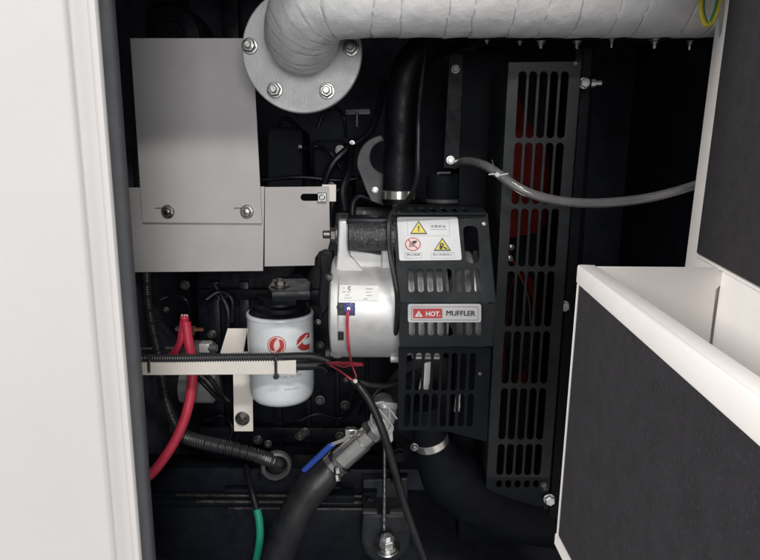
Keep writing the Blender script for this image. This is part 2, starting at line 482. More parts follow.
# seal along the hinge edge
m_ = MB(); slab_uv(m_, dpl, [[(-0.016, zb+vof), (-0.0012, zb+vof), (-0.0012, zt+vof), (-0.016, zt+vof)]], 0.02, 'seal', 0.003, lift=-0.004)
m_.build('door_seal', door)
# inlet box
ub, vb = dpl.uv(723, 267)
Bp = dpl.world(ub, vb)
yb = Bp.y
A = P(577, 268, yb) + Vector((0.0062, 0, 0))
HF = R_(5.5)
fpl = Plane(A, (-math.sin(HF), -math.cos(HF), 0), A - P(555.5, 533, yb) - Vector((0.0062, 0, 0)))
Lb = 0.385
bx = MB()
bot = [fpl.uv(561, 546), fpl.uv(571, 566), fpl.uv(605, 632)]
sl = (bot[2][1]-bot[0][1]) / (bot[2][0]-bot[0][0])
vbot = lambda u: bot[0][1] + (u - bot[0][0])*sl
u0 = 0.0
bl = max(vbot(Lb), -0.05)
bx_o = [(u0, bot[0][1]), (Lb, vbot(Lb)), (Lb, 0), (u0, 0)]
slab_uv(bx, fpl, [bx_o], 0.003, 'cream', 0.0008)
inlet = bx.build('inlet_box', door)
# far side wall of the box (parallel to the opening); the near end stands open
fp = front(yb)
m_ = MB()
ua = fp.uv(577.5, 268)[0] + 0.0035; ue = fp.uv(723, 267)[0]; vt = fp.uv(650, 267)[1]; vlow = A.z + bot[0][1] - 1.2
slab_uv(m_, fp, [[(ua, vlow), (ue-0.004, vlow), (ue-0.004, vt-0.022), (ue, vt-0.018), (ue, vt), (ua, vt)]], 0.002, 'cream', 0.0006)
m_.build('side_wall', inlet)
# rolled top rail, edge strip, foam and bottom tray
sA = (yb + 0.9)/F_PX/math.cos(TILT)
m_ = MB()
wtop, hlip = 17*sA, 15.5*sA
mtx = Matrix(((fpl.u.x, fpl.v.x, fpl.n.x, A.x), (fpl.u.y, fpl.v.y, fpl.n.y, A.y), (fpl.u.z, fpl.v.z, fpl.n.z, A.z), (0, 0, 0, 1)))
box(m_, (-0.001, -hlip, 0.0005), (Lb, 0.0035, 0.006), 'cream', 0.0025, mtx)
box(m_, (-0.001, 0.0005, -wtop+0.006), (Lb, 0.0034, 0.0035), 'cream', 0.0012, mtx)
m_.build('top_rail', inlet)
m_ = MB()
slab_uv(m_, fpl, [[(0.0, bot[0][1]+0.012), (0.0045, bot[0][1]+0.012), (0.0045, -hlip-0.0004), (0.0, -hlip-0.0004)]], 0.005, 'cream', 0.0008, lift=0.005)
m_.build('edge_strip', inlet)
m_ = MB()
slab_uv(m_, fpl, [[(0.005, bot[0][1]+0.0126), (Lb-0.005, vbot(Lb-.005)+0.0126), (Lb-0.005, -hlip-0.0006), (0.005, -hlip-0.0006)]], 0.0035, 'foam', 0.001, lift=0.004)
m_.build('foam_pad', inlet)
m_ = MB()
slab_uv(m_, fpl, [[(-0.001, bot[0][1]-0.002), (Lb, vbot(Lb)-0.002), (Lb, vbot(Lb)+0.0118), (-0.001, bot[0][1]+0.0118)]], 0.009, 'cream', 0.002, lift=0.0065)
m_.build('bottom_rail', inlet)

# ================================================================== EXHAUST
FL = P(302, 51, -0.05); sF = sc(302, 51, -0.05)
ex = thing('exhaust_pipe', 'silver wrapped exhaust pipe bending from a round bolted flange and running along the top', 'exhaust pipe', FL)
m_ = MB(); Rf = 60*sF
lathe(m_, FL + Vector((0, 0.012, 0)), (0, -1, 0), [(Rf*.62, 0), (Rf-0.001, 0), (Rf, 0.001), (Rf, 0.011), (Rf-0.0015, 0.0125), (Rf*.60, 0.0125), (Rf*.3, 0.0124)], 'flange', 72, False, True)
fl_o = m_.build('flange', ex)
for (bx_, by_) in ((250, 46), (351, 48), (275, 90), (327, 91), (276, 8), (326, 7)):
    b_ = P(bx_, by_, -0.0505)
    bolt_mb(b_, (0, -1, 0), 6.6*sF, 'zinc', 1.22, 0.8, 0.85, rot=random.random()).build('bolt', fl_o)
path = [P(302, 41, -0.050), P(302, 37, -0.068), P(304, 25, -0.098), P(311, 9, -0.126), P(329, -3.5, -0.147), P(358, -7.5, -0.158), P(396, -8, -0.160), P(470, -8, -0.160), P(560, -8, -0.160), P(650, -8, -0.160), P(735, -8.5, -0.160), P(780, -9, -0.16)]
Rp, pitch = 0.0482, 0.0385
S_EL, P_EL = 0.115, 0.0155
def phase(s_, a):
    r_ = (s_/P_EL if s_ < S_EL else S_EL/P_EL + (s_-S_EL)/pitch) + a/(2*math.pi)*0.35
    return r_ + 0.13*math.sin(r_*2.7) + 0.05*math.sin(r_*7.1 + 1) + 0.035*math.sin(2*a + r_*5) + 0.02*math.sin(5*a + r_*9)
def s_of(k, a):
    lo_, hi_ = 0.0, 1.2
    for _ in range(30):
        md = (lo_+hi_)/2
        if phase(md, a) < k: lo_ = md
        else: hi_ = md
    return lo_
def wrap_r(s_, a, tot):
    ph = phase(s_, a) % 1.0
    rr = Rp*(0.93 if s_ < 0.02 else 1.0)
    rr *= 1 + (0.018 if s_ > S_EL else 0.011)*(1-ph) + 0.007*math.sin(3*a + s_*40)*math.sin(s_*90+a) + 0.004*math.sin(7*a + s_*130) + 0.003*math.sin(11*a - s_*210)*math.sin(s_*70)
    if ph > 0.95: rr *= 0.988
    return rr
m_ = MB(); tube(m_, path, Rp, 'wrap', 72, 0.0016, wrap_r)
m_.build('lagging', ex, 50)
# thin stitched tape lines of the wrap
q = cr(path, 0.002)
m_ = MB()
def helix_band():
    # follow the step of the wrap as a thin raised cord
    t0 = (q[1]-q[0]).normalized(); nx = Vector((0, 0, 1)); nx = (nx - t0*nx.dot(t0)).normalized()
    fr = []; s_ = 0
    for i, c in enumerate(q):
        if i: s_ += (q[i]-q[i-1]).length
        t = (q[min(i+1, len(q)-1)] - q[max(i-1, 0)]).normalized()
        nx = (nx - t*nx.dot(t)).normalized(); fr.append((s_, c, nx.copy(), t.cross(nx)))
    tot = fr[-1][0]
    def at(s_):
        i = min(len(fr)-1, max(0, int(s_/tot*(len(fr)-1)))); return fr[i]
    for k in range(1, int(phase(tot, 0))):
        pts = []
        for j in range(49):
            a = 2*math.pi*j/48
            s_ = s_of(k, a)
            if s_ < 0.012 or s_ > tot: continue
            _, c, x, y = at(s_)
            pts.append(c + (x*math.cos(a) + y*math.sin(a))*(wrap_r(s_, a, tot)*1.0 + 0.0002))
        if len(pts) > 6: tube(m_, pts, 0.00045, 'seam', 5, 0.004)
helix_band()
m_.build('wrap_seam', ex)

# studs and bolts that hang from the silencer bracket behind the pipe
mbk = thing('silencer_bracket', 'black cross bar above the slotted guard with small bright bolts hanging under the pipe', 'bracket', P(590, 44, -0.07))
m_ = MB(); box(m_, P(470, 39, -0.085), Vector((P(700, 39, -0.085).x, -0.045, P(600, 28, -0.085).z)), 'engine', 0.002)
m_.build('cross_bar', mbk)
for (bx_, by_, r_, st) in ((541, 42, 3.4, 1.0), (577, 42, 3.2, 1.2), (612, 40, 2.2, 2.6), (655, 40, 3.6, 1.4), (690, 42, 2.4, 2.4), (487, 41, 2.0, .7), (520, 42, 2.2, .7)):
    bolt_mb(P(bx_, by_-1, -0.092), (0, 0, -1), r_*sc(bx_, by_, -.088), 'bright', 1.5, 0.9, st).build('bolt', mbk)

# ================================================================== GREY PLATES
pu = thing('sheet_plate', 'tall grey sheet plate left of the flange, held by two bolts near its lower edge', 'metal plate', P(200, 223, 0.02))
pl = front(0.02)
m_ = MB(); slab(m_, pl, [(130, 38), (252.5, 38), (262, 223.5), (142.5, 222.5)], 0.003, 'grey', [[(155, 207.6), (167, 207.6), (167, 209), (155, 209)], [(234, 207.6), (246, 207.6), (246, 209), (234, 209)]], bev=0.0004)
m_.build('sheet', pu)
for bx_ in (168, 247):
    bolt(pu, bx_, 211.5, 0.0198, 5.0, washer=1.35, h=0.7, stud=0.25, rot=random.random(), m='zinc')
pl2 = front(0.0245)
m_ = MB(); slab(m_, pl2, [(126.5, 187.5), (264.5, 186.5), (263, 271), (133, 272.3)], 0.003, 'grey', bev=0.0004)
o = m_.build('sheet_plate'); tag(o, 'wide grey sheet plate lying behind and below the tall bolted plate', 'metal plate')
pr_ = thing('sheet_plate', 'short grey sheet plate with a slot and square nut in its upper right corner', 'metal plate', P(295, 266, 0.018))
pl3 = front(0.018)
m_ = MB(); slab(m_, pl3, [(264.9, 187), (329, 186.5), (330, 241), (328, 249), (319, 252), (315, 258), (314.5, 265.5), (264.5, 266.5)], 0.003, 'grey',
                [capsule(304, 197.3, 316, 197.3, 7.2)], bev=0.0004)
m_.build('sheet', pr_)
m_ = MB(); slab(m_, front(0.0235), [(322, 184.5), (336, 184.5), (336, 201.5), (322, 201.5)], 0.003, 'bracket', bev=0.0005); m_.build('tab', pr_)
m_ = MB(); s_ = sc(322, 197, .018)
lathe(m_, P(322.5, 197, 0.0179), (0, -1, 0), [(6.4*s_, 0), (6.4*s_, 3.2*s_), (5.6*s_, 4*s_)], 'zinc', 4, rot=R_(45)); lathe(m_, P(322.5, 197, 0.0179), (0, -1, 0), [(3*s_, 3.8*s_), (3*s_, 5*s_), (2.2*s_, 5.6*s_)], 'zinc', 16)
m_.build('bolt', pr_)

# ================================================================== ENGINE (dark bulk)
eng = thing('engine_block', 'black painted diesel engine block filling the dark space behind the filter and alternator', 'engine', P(300, 470, 0.2))
m_ = MB()
box(m_, P(205, 470, 0.13), Vector((P(430, 280, .13).x, 0.38, P(300, 205, .13).z)), 'engine', 0.012)
for k in range(7):
    px_ = 215 + k*30
    box(m_, P(px_, 455, 0.118), Vector((P(px_+4, 300, .118).x, 0.14, P(px_, 282, .118).z)), 'engine', 0.003)
box(m_, P(200, 300, 0.112), Vector((P(425, 300, .112).x, 0.14, P(300, 290, .112).z)), 'engine', 0.003)
box(m_, P(200, 442, 0.108), Vector((P(425, 442, .108).x, 0.14, P(300, 428, .108).z)), 'engine', 0.003)
m_.build('crankcase', eng)
m_ = MB()
slab(m_, front(0.10), rrect([(266, 127), (303, 127), (303, 196), (266, 196)], 9), 0.10, 'shroud', bev=0.005)
slab(m_, front(0.13), rrect([(240, 178), (352, 178), (352, 215), (240, 215)], 4), 0.15, 'shroud', bev=0.004)
slab(m_, front(0.115), rrect([(312, 140), (345, 140), (350, 196), (314, 196)], 6), 0.1, 'shroud', bev=0.005)
m_.build('cylinder_head', eng)
for (bx_, by_, yy) in ((340, 150, .113), (330, 186, .112), (372, 322, .11), (258, 440, .105), (300, 436, .106), (340, 436, .106), (222, 296, .11), (212, 335, .11), (160, 470, .13), (228, 450, .10), (320, 400, .112), (305, 432, .106), (345, 405, .11), (185, 285, .12)):
    bolt(eng, bx_, by_, yy, 3.6, m='darksteel', washer=1.4, h=.8, rot=random.random())
m_ = MB(); tube(m_, [P(278, 127, .11), P(283, 118, .10), P(291, 121, .11), P(300, 130, .12)], 0.004, 'engine', 10); m_.build('fuel_line', eng)
m_ = MB(); tube(m_, [P(322, 190, .09), P(332, 165, .085), P(346, 150, .09), P(372, 128, .11), P(385, 80, .14)], 0.006, 'engine', 10); m_.build('fuel_line', eng)
m_ = MB(); tube(m_, [P(262, 180, .1), P(300, 177, .095), P(340, 180, .1), P(370, 176, .11)], 0.0035, 'engine', 10); m_.build('fuel_line', eng)
m_ = MB(); tube(m_, [P(345, 210, .03), P(343, 190, .03), P(349, 170, .05), P(352, 140, .09)], 0.006, 'rubber', 10); m_.build('fuel_line', eng)
m_ = MB(); tube(m_, [P(215, 285, .11), P(228, 310, .1), P(225, 340, .1), P(205, 352, .11)], 0.005, 'engine', 10); m_.build('fuel_line', eng)
m_ = MB(); slab(m_, front(0.085), [(345, 109), (370, 108.5), (370.5, 114.5), (345.5, 115)], 0.006, 'mount', bev=0.001)
lathe(m_, P(357, 119, 0.085), (0, 0, -1), [(0.003, -0.01), (0.003, 0.012)], 'mount', 10)
m_.build('clip', eng)
m_ = MB(); lathe(m_, P(182, 46, 0.24), (0, -1, 0), [(0.06, 0), (0.06, 0.06), (0.052, 0.068), (0.03, 0.07), (0.028, 0.062)], 'engine', 40)
o = m_.build('air_filter'); tag(o, 'dark round air filter housing peeping over the top of the tall grey plate', 'air filter')
st = MB(); box(st, P(228, 200, 0.22), Vector((P(241, 100, .22).x, .25, roof_z - 0.001)), 'engine', 0.002)
o = st.build('roof_strut'); tag(o, 'dark upright strut rising to the roof behind the flange', 'strut')

for pts_, r_ in (([(318, 128), (324, 112), (336, 108), (344, 118), (346, 138)], .0028), ([(300, 150), (316, 146), (330, 152), (342, 170)], .0026),
                 ([(330, 228), (332, 205), (336, 192), (346, 188)], .0075), ([(352, 222), (353, 204), (360, 196), (372, 200)], .006),
                 ([(206, 300), (220, 292), (232, 300), (232, 322)], .0035), ([(160, 300), (172, 296), (186, 300), (190, 314)], .003),
                 ([(300, 420), (318, 414), (340, 418), (352, 408), (356, 392)], .0035), ([(206, 420), (222, 416), (232, 426), (230, 440)], .003),
                 ([(352, 402), (358, 398), (362, 404), (360, 414)], .003)):
    m_ = MB(); tube(m_, [P(a_, b_, .085 + .01*math.sin(a_)) for a_, b_ in pts_], r_, 'engine', 12); m_.build('fuel_line', eng)
for (bx_, by_, yy, r_, mm) in ((352, 143, .08, 2.2, 'zinc'), (300, 147, .09, 1.6, 'darksteel'), (364, 214, .05, 2.6, 'darksteel'), (164, 468, .05, 4.2, 'darksteel'), (133, 386, .09, 5, 'mount'),
                               (166, 310, .09, 2.5, 'darksteel'), (320, 345, .08, 3, 'darksteel'), (318, 322, .08, 2.4, 'zinc'), (346, 380, .09, 2.2, 'darksteel'), (311, 378, .06, 3.2, 'engine'), (268, 444, .09, 3.2, 'darksteel'), (246, 451, .09, 2.4, 'zinc'), (298, 462, .07, 2.6, 'darksteel'), (348, 470, .06, 3, 'mount')):
    bolt(eng, bx_, by_, yy, r_, m=mm, washer=1.3, h=.8, stud=.4, rot=random.random())
# lifting eye
m_ = MB()
slab(m_, front(0.055), circ(384, 163, 27, 28, 30, 95, 190) + [(366, 190), (371, 201), (384, 206), (392, 190), (386, 181), (384, 173.5)] + circ(385, 157, 15, 16, 20, 250, 90), 0.010, 'hook', bev=0.0015)
lft = m_.build('lifting_eye'); tag(lft, 'curved grey steel lifting eye half hidden behind the upright black hose', 'lifting eye')
bolt(lft, 375, 190, 0.0545, 2.6, m='zinc', washer=1.3, h=.6)

# ================================================================== BLACK UPRIGHT HOSE
hz = thing('coolant_hose', 'thick black upright coolant hose with a bright clamp near its lower end', 'hose', P(399, 200, 0.03))
s_ = sc(400, 120, .03)
m_ = MB(); tube(m_, [P(398, 204, .03), P(398.5, 180, .03), P(400, 140, .032), P(402, 100, .034), P(409, 68, .036), P(430, 45, .04), P(470, 28, .05), P(520, 10, .06)], 16*s_, 'rubber', 28, 0.006)
m_.build('tube', hz)
m_ = MB(); lathe(m_, P(398, 199, .03), (0, 0, 1), [(17.0*s_, 0), (17.6*s_, 0.0008), (17.6*s_, 0.0125), (17.0*s_, 0.0135)], 'steel', 32, False, False)
bolt_mb(P(411, 195, .01), (1, -.3, 0), 0.004, 'zinc', mb=m_)
m_.build('clamp', hz)

# narrow strip bracket with bolts
sb = thing('strip_bracket', 'narrow black strip bracket with two small bolts left of the slotted guard', 'bracket', P(452, 170, -0.02))
m_ = MB(); slab(m_, front(-0.02), [(449.5, 54), (463.5, 54), (459, 168), (443.5, 168)], 0.003, 'black', bev=0.0005)
m_.build('strip', sb)
bolt(sb, 455.5, 69, -0.0205, 3.2, m='darksteel', washer=1.4, h=.6)
bolt(sb, 450.5, 160, -0.0205, 3.4, m='zinc', washer=1.3, h=.6)
# dark radiator shroud side behind
m_ = MB()
slab(m_, front(0.0), [(462, 50), (508, 50), (492, 470), (452, 470)], 0.02, 'shroud', bev=0.002)
o = m_.build('fan_shroud'); tag(o, 'flat black fan shroud panel between the strip bracket and the slotted guard', 'shroud')
# coolant outlet stub between hose and shroud
m_ = MB()
lathe(m_, P(443, 204, 0.02), (0, 0, 1), [(0.026, 0), (0.026, 0.04), (0.022, 0.046)], 'shroud', 28)
lathe(m_, P(443, 204, 0.02), (0, 0, 1), [(0.0268, 0.003), (0.0268, 0.008)], 'hook', 28)
slab(m_, front(0.0), [(437, 172), (451, 171), (451, 174), (437, 175)], 0.01, 'hook', bev=0.001)
o = m_.build('coolant_outlet'); tag(o, 'dark coolant outlet with a bright lower rim just above the sticker guard', 'pipe stub')

# ================================================================== RADIATOR GUARD
rg = thing('slotted_guard', 'tall black guard with rows of five upright slots at the right of the engine', 'guard', P(517, 510, -0.12))
gp = front(-0.12)
TL, TR, BR, BL = (508.5, 62), (581.5, 61), (550, 478), (486.5, 478)
def gpt(fx, py):
    t = (py - 62)/(478 - 62)
    xl = TL[0] + (BL[0]-TL[0])*t; xr = TR[0] + (BR[0]-TR[0])*t
    return (xl + (xr-xl)*fx, py)
seps = [69, 140.5, 206.4, 269, 329, 386, 442, 477]
holes = []
for i in range(7):
    y0, y1 = seps[i] + 2.2, seps[i+1] - 2.2
    for k in range(5):
        fx = 0.205 + k*0.146
        w = 7.6*(1 - 0.0003*(y0-70))
        if i == 6: y1 = seps[7] - 1.5
        a, b = gpt(fx, y0 + w/2), gpt(fx, y1 - w/2)
        holes.append(capsule(a[0], a[1], b[0], b[1], w))
m_ = MB(); slab(m_, gp, [TL, TR, BR, BL], 0.0025, 'tall', holes, bev=0.0006)
m_.build('slotted_face', rg)
# folded lower panel leaning back, folded edges
m_ = MB()
c0 = P(486.5, 478.6, -0.1205); c1 = P(550, 478.6, -0.1205)
lp_ = Plane(c0, (1, 0, 0), (0, -0.5, 1))
hl = []
for k in range(5):
    fx = 0.205 + k*0.146; xx = 486.5 + 63.5*fx
    hl.append(capsule(xx-.4, 483.3, xx-.6, 485.5, 5.6))
slab(m_, lp_, [(486.3, 478.8), (550, 478.8), (548, 506), (485, 511)], 0.0025, 'tall', hl, bev=0.0006)
m_.build('lower_fold', rg)
m_ = MB()
def sidewall(pa, pb, y0, y1, m, th=0.0025):
    a, b = P(*pa, y0), P(*pb, y0)
    vs = [a, b, Vector((b.x, y1, b.z)), Vector((a.x, y1, a.z))]
    vs2 = [v + Vector((th, 0, 0)) for v in vs]
    m_.add(vs + vs2, [[0, 1, 2, 3], [7, 6, 5, 4], [0, 4, 5, 1], [1, 5, 6, 2], [2, 6, 7, 3], [3, 7, 4, 0]], m)
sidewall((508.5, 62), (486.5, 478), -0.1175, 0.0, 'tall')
m_.build('side_fold', rg)
m_ = MB()
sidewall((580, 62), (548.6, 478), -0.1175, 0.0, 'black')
m_.build('side_fold', rg)
# edge flange with bolts, right of the face
m_ = MB()
slab(m_, front(-0.095), [(584, 48), (593, 48), (558, 520), (549, 520)], 0.003, 'black', bev=0.0006)
slab(m_, front(-0.09), [(576, 48), (586, 48), (553, 520), (543, 520)], 0.004, 'engine', bev=0.0006)
m_.build('edge_flange', rg)
for (bx_, by_, st) in ((584, 83, 0), (563.5, 306, 0), (549, 499, 0), ):
    bolt(rg, bx_, by_, -0.108, 5.0, m='bright', washer=1.15, h=.9, rot=0.1)
m_ = MB()
o_ = P(591, 83, -0.092)
lathe(m_, o_, (1, -.15, 0), [(0.0055, 0), (0.0055, .005), (0.0032, .0052), (0.0032, .013), (0.0026, .0135)], 'bright', 8)
m_.build('bolt', rg)
bolt(rg, 543.5, 485, -0.1218, 2.6, m='darksteel', washer=1.2, h=.5)
bolt(rg, 575.5, 63.5, -0.1218, 1.8, m='darksteel', washer=1.2, h=.5)

m_ = MB(); slab(m_, front(0.03), [(478, 46), (596, 46), (566, 540), (458, 540)], 0.04, 'shroud', bev=0.002)
o = m_.build('radiator'); tag(o, 'dark radiator core standing behind the red fan and the tall slotted guard', 'radiator')
# red fan behind the slots
fan = thing('cooling_fan', 'red bladed cooling fan showing through the upper slots of the tall guard', 'fan', P(505, 240, -0.03))
def blade(pts, y, tw):
    mb = MB(); n = len(pts)
    vs = [P(px, py, y + tw*(px-520)/60) for px, py in pts]
    vs2 = [v + Vector((0, 0.005, 0)) for v in vs]
    return mb.add(vs + vs2, [list(range(n)), [n + i for i in range(n)][::-1]] + [[i, n+i, n+(i+1) % n, (i+1) % n] for i in range(n)], 'fan')
blade([(506, 92), (517, 92), (522, 106), (530, 124), (541, 138), (548, 152), (551, 180), (549, 222), (538, 232), (500, 240)], -0.035, 0.035).build('blade', fan)
blade([(514, 262), (524, 266), (534, 284), (541, 302), (548, 326), (543, 328), (534, 304), (526, 286), (516, 274)], -0.025, 0.02).build('blade', fan)
blade([(516, 374), (526, 368), (528, 382), (522, 388), (515, 386)], 0.005, 0.01).build('blade', fan)
m_ = MB(); lathe(m_, P(500, 330, 0.02), (0, -1, 0), [(0.022, -0.01), (0.022, 0.03), (0.018, 0.036), (0.006, 0.038)], 'shroud', 32); m_.build('hub', fan)
m_ = MB()
tube(m_, [P(511, 244, -.075), P(510, 258, -.08), P(517, 268, -.08), P(512, 284, -.078), P(508, 300, -.076), P(506, 330, -.07), P(503, 380, -.06)], 0.0012, 'fan', 8)
tube(m_, [P(509, 252, -.078), P(518, 272, -.08), P(524, 285, -.075), P(529, 300, -.07), P(531, 330, -.06)], 0.001, 'copper', 8)
for q_ in ((511, 247), (509.5, 258)): lathe(m_, P(*q_, -.084), (0, -1, 0), [(0.004, 0), (0.004, 0.003), (0.002, 0.004)], 'zinc', 10)
o = m_.build('fan_wire'); tag(o, 'thin red and copper wires hanging behind the slots of the tall guard', 'wire')

# ================================================================== CLEAR HOSE
ch = thing('clear_hose', 'clear plastic breather hose crossing in front of the tall slotted guard', 'hose', P(560, 200, -0.17))
pts = [P(455, 165, -.01), P(462, 161.5, -.05), P(474, 162, -.09), P(488, 167, -.13), P(502, 176.5, -.155), P(521, 189, -.165), P(545, 198, -.168), P(575, 202.5, -.168), P(610, 202.5, -.168), P(650, 197.5, -.165), P(690, 187, -.16), P(730, 172, -.14)]
s_ = sc(560, 200, -.168)
q = cr(pts, 0.004)
m_ = MB(); tube(m_, q, 4.7*s_, 'hose', 20, smooth=False, caps=False); nv = len(m_.v)
tube(m_, q, 3.0*s_, 'hose', 20, smooth=False, caps=False)
for e in (0, nv - 20):
    for k in range(20):
        m_.f.append([e+k, e+(k+1) % 20, nv+e+(k+1) % 20, nv+e+k]); m_.mi.append(0)
m_.build('tube', ch)
m_ = MB()
tube(m_, [P(489, 174.5, -.162), P(494, 174, -.166), P(500, 175, -.168), P(508, 173.5, -.166)], 0.0009, 'tie', 8)
tube(m_, [P(497, 178, -.166), P(495, 171, -.166), P(492, 160, -.16)], 0.0005, 'hook', 8)
lathe(m_, P(497, 174.5, -.167), (0, -1, 0), [(0.0028, 0), (0.0028, 0.003)], 'tie', 8)
m_.build('cable_tie', ch)

# ================================================================== STICKER GUARD (belt guard)
bg = thing('belt_guard', 'black slotted belt guard carrying the warning sticker and the HOT MUFFLER plate', 'guard', P(445, 347, -0.2))
YF, YT = -0.215, -0.178
o0 = P(445, 303, YF); o1 = P(445, 213, YT)
up = Plane(o0, (1, 0, 0), o1 - o0)
hs = []
for k in range(8):
    x = 411.2 + k*9.45
    hs.append(capsule(x-.5, 271.8, x + .4, 289.3, 6.0))
hs.append(rrect([(463, 226), (477.5, 226), (480, 263), (466, 263)], 6))
m_ = MB(); slab(m_, up, [(392.5, 213), (487, 213), (495.5, 302.6), (399, 302.6)], 0.002, 'guard', hs, bev=0.0005)
m_.build('upper_face', bg)
lo = front(YF - 0.0002)
hs = []
for k in range(8):
    x = 412 + k*9.5
    hs.append(capsule(x, 310, x, 333, 6.2))
m_ = MB(); slab(m_, lo, [(399, 303.4), (495.5, 303.4), (492.5, 346.5), (399.5, 347)], 0.002, 'guard', hs, bev=0.0005)
m_.build('lower_face', bg)
tp = Plane(o1 + Vector((0, 0.001, 0.001)), (1, 0, 0), (0, 1, 0))
hs = [[(401+k*10.6, 211.8), (406+k*10.6, 211.8), (402.6+k*10.4, 207.6), (397.6+k*10.4, 207.6)] for k in range(7)]
m_ = MB(); slab(m_, tp, [(392.5, 213), (487, 213), (481, 204.5), (392, 204.5)], 0.002, 'guard', hs, bev=0.0004)
m_.build('top_face', bg)
m_ = MB()
def side_panel(px_top, px_fold, px_bot):
    a, b, c = P(px_top, 213.5, YT+.001), P(px_fold, 303, YF+.001), P(px_bot, 346.5, YF+.001)
    vs = [a, b, c, Vector((c.x, -0.14, c.z)), Vector((a.x, -0.11, a.z))]
    vs2 = [v + Vector((0.002, 0, 0)) for v in vs]
    m_.add(vs+vs2, [[0, 1, 2, 3, 4], [9, 8, 7, 6, 5]] + [[i, 5+i, 5+(i+1) % 5, (i+1) % 5] for i in range(5)], 'guard')
side_panel(393, 399.3, 399.8); m_.build('side_face', bg)
m_ = MB(); side_panel(486, 494.5, 491.5); m_.build('side_face', bg)
bolt(bg, 484, 224, -0.1845, 1.7, m='zinc', washer=1.2, h=.5)
# warning sticker
m_ = MB()
prnt(m_, up, [rrect([(397, 217), (457.6, 217), (461.8, 260), (399.4, 260.7)], 2.4)], 'label', 0.0004)
def tri(cx, base, top, half, m, lift, shrink=0.0):
    h = base - top
    prnt(m_, up, [rrect([(cx-half, base), (cx+half, base), (cx+.05, top), (cx-.05, top)], .5)], m, lift)
tri(418.6, 234.2, 220.8, 8.8, 'ink', 0.0007); tri(418.5, 233.0, 222.6, 6.9, 'yellow', 0.0010)
text(m_, up, '!', 418.6, 228.8, 6.0, 'dark', 0.0013, bold=0.03)
tri(442.3, 251.0, 237.6, 8.8, 'ink', 0.0007); tri(442.2, 249.8, 239.4, 6.9, 'yellow', 0.0010)
prnt(m_, up, [circ(441.6, 245.2, 2.1)], 'dark', 0.0013); prnt(m_, up, [circ(441.6, 245.2, .8)], 'yellow', 0.0016)
prnt(m_, up, [circ(440.7, 248.0, 1.5)], 'dark', 0.0013)
prnt(m_, up, [[(443.5, 246.5), (447.2, 248.6), (446.6, 249.6), (443.2, 248.2)]], 'dark', 0.0013)
cx, cy = 412.8, 244.3
prnt(m_, up, [circ(cx, cy, 7.8, 6.7), circ(cx, cy, 6.9, 5.9)], 'red', 0.0010)
prnt(m_, up, [circ(cx, cy, 6.95, 5.95)], 'pink', 0.0007)
prnt(m_, up, [[(411.6, 241.4), (414.2, 240.9), (416.6, 240.6), (417.0, 242.0), (415.2, 243.8), (413.2, 243.6)]], 'dark', 0.0010)
for k in range(4):
    prnt(m_, up, [[(409.4+k*1.35, 243.0), (410.2+k*1.35, 243.0), (409.6+k*1.35, 247.2), (408.9+k*1.35, 247.2)]], 'ink', 0.0010)
prnt(m_, up, [[(407.6, 240.2), (408.4, 239.6), (418.0, 248.4), (417.2, 249.0)]], 'red', 0.0013)
def frame_px(x0, y0, x1, y1, w, m='paleink', skew=0.05):
    f_ = lambda x, y: (x + (y-y0)*skew, y)
    prnt(m_, up, [[f_(x0, y0), f_(x1, y0), f_(x1, y1), f_(x0, y1)], [f_(x0+w, y0+w), f_(x1-w, y0+w), f_(x1-w, y1-w), f_(x0+w, y1-w)]], m, 0.0006)
frame_px(407, 219.4, 449, 236, 0.28); frame_px(404.6, 252.6, 421.6, 258.4, 0.28); frame_px(430.8, 252.6, 454.6, 258.4, 0.28)
text(m_, up, '注意安全', 438, 226.4, 2.5, 'ink', 0.0008, fit=15.5)
prnt(m_, up, [[(430.4, 229.2), (446.4, 229.2), (446.4, 229.6), (430.4, 229.6)]], 'paleink', 0.0008)
text(m_, up, '禁止触摸', 413.4, 254.6, 2.2, 'ink', 0.0008, fit=13.5)
text(m_, up, '当心机械伤人', 442.8, 254.6, 2.2, 'ink', 0.0008, fit=20)
m_.build('warning_sticker', bg, label='white warning sticker with yellow triangles and a red prohibition circle')
# HOT MUFFLER plate
m_ = MB()
slab(m_, lo, rrect([(407.8, 303.8), (481, 303.8), (481, 322), (407.8, 322)], 2.4), 0.0015, 'labelgrey', bev=0.0003, lift=0.0018)
prnt(m_, lo, [[(411.2, 306.3), (478, 306.3), (478, 319.8), (411.2, 319.8)], [(411.6, 306.7), (477.6, 306.7), (477.6, 319.4), (411.6, 319.4)]], 'ink', 0.0021)
prnt(m_, lo, [[(413, 308.2), (442, 308.2), (442, 317.8), (413, 317.8)]], 'red', 0.0022)
prnt(m_, lo, [rrect([(414.7, 316.2), (422.6, 316.2), (418.7, 310), (418.6, 310)], .4)], 'label', 0.0025)
text(m_, lo, '!', 418.65, 313.9, 3.4, 'red', 0.0028, bold=0.03)
text(m_, lo, 'HOT.', 433, 313.3, 5.2, 'label', 0.0026, bold=0.035, fit=14.6)
for k_, dx_ in enumerate((-.17, 0, .17)): text(m_, lo, 'MUFFLER', 460.5 + dx_, 312.7, 5.2, 'dark', 0.0024 + .0001*k_, fit=28.6)
m_.build('muffler_sign', bg, label='HOT MUFFLER plate with red warning panel')

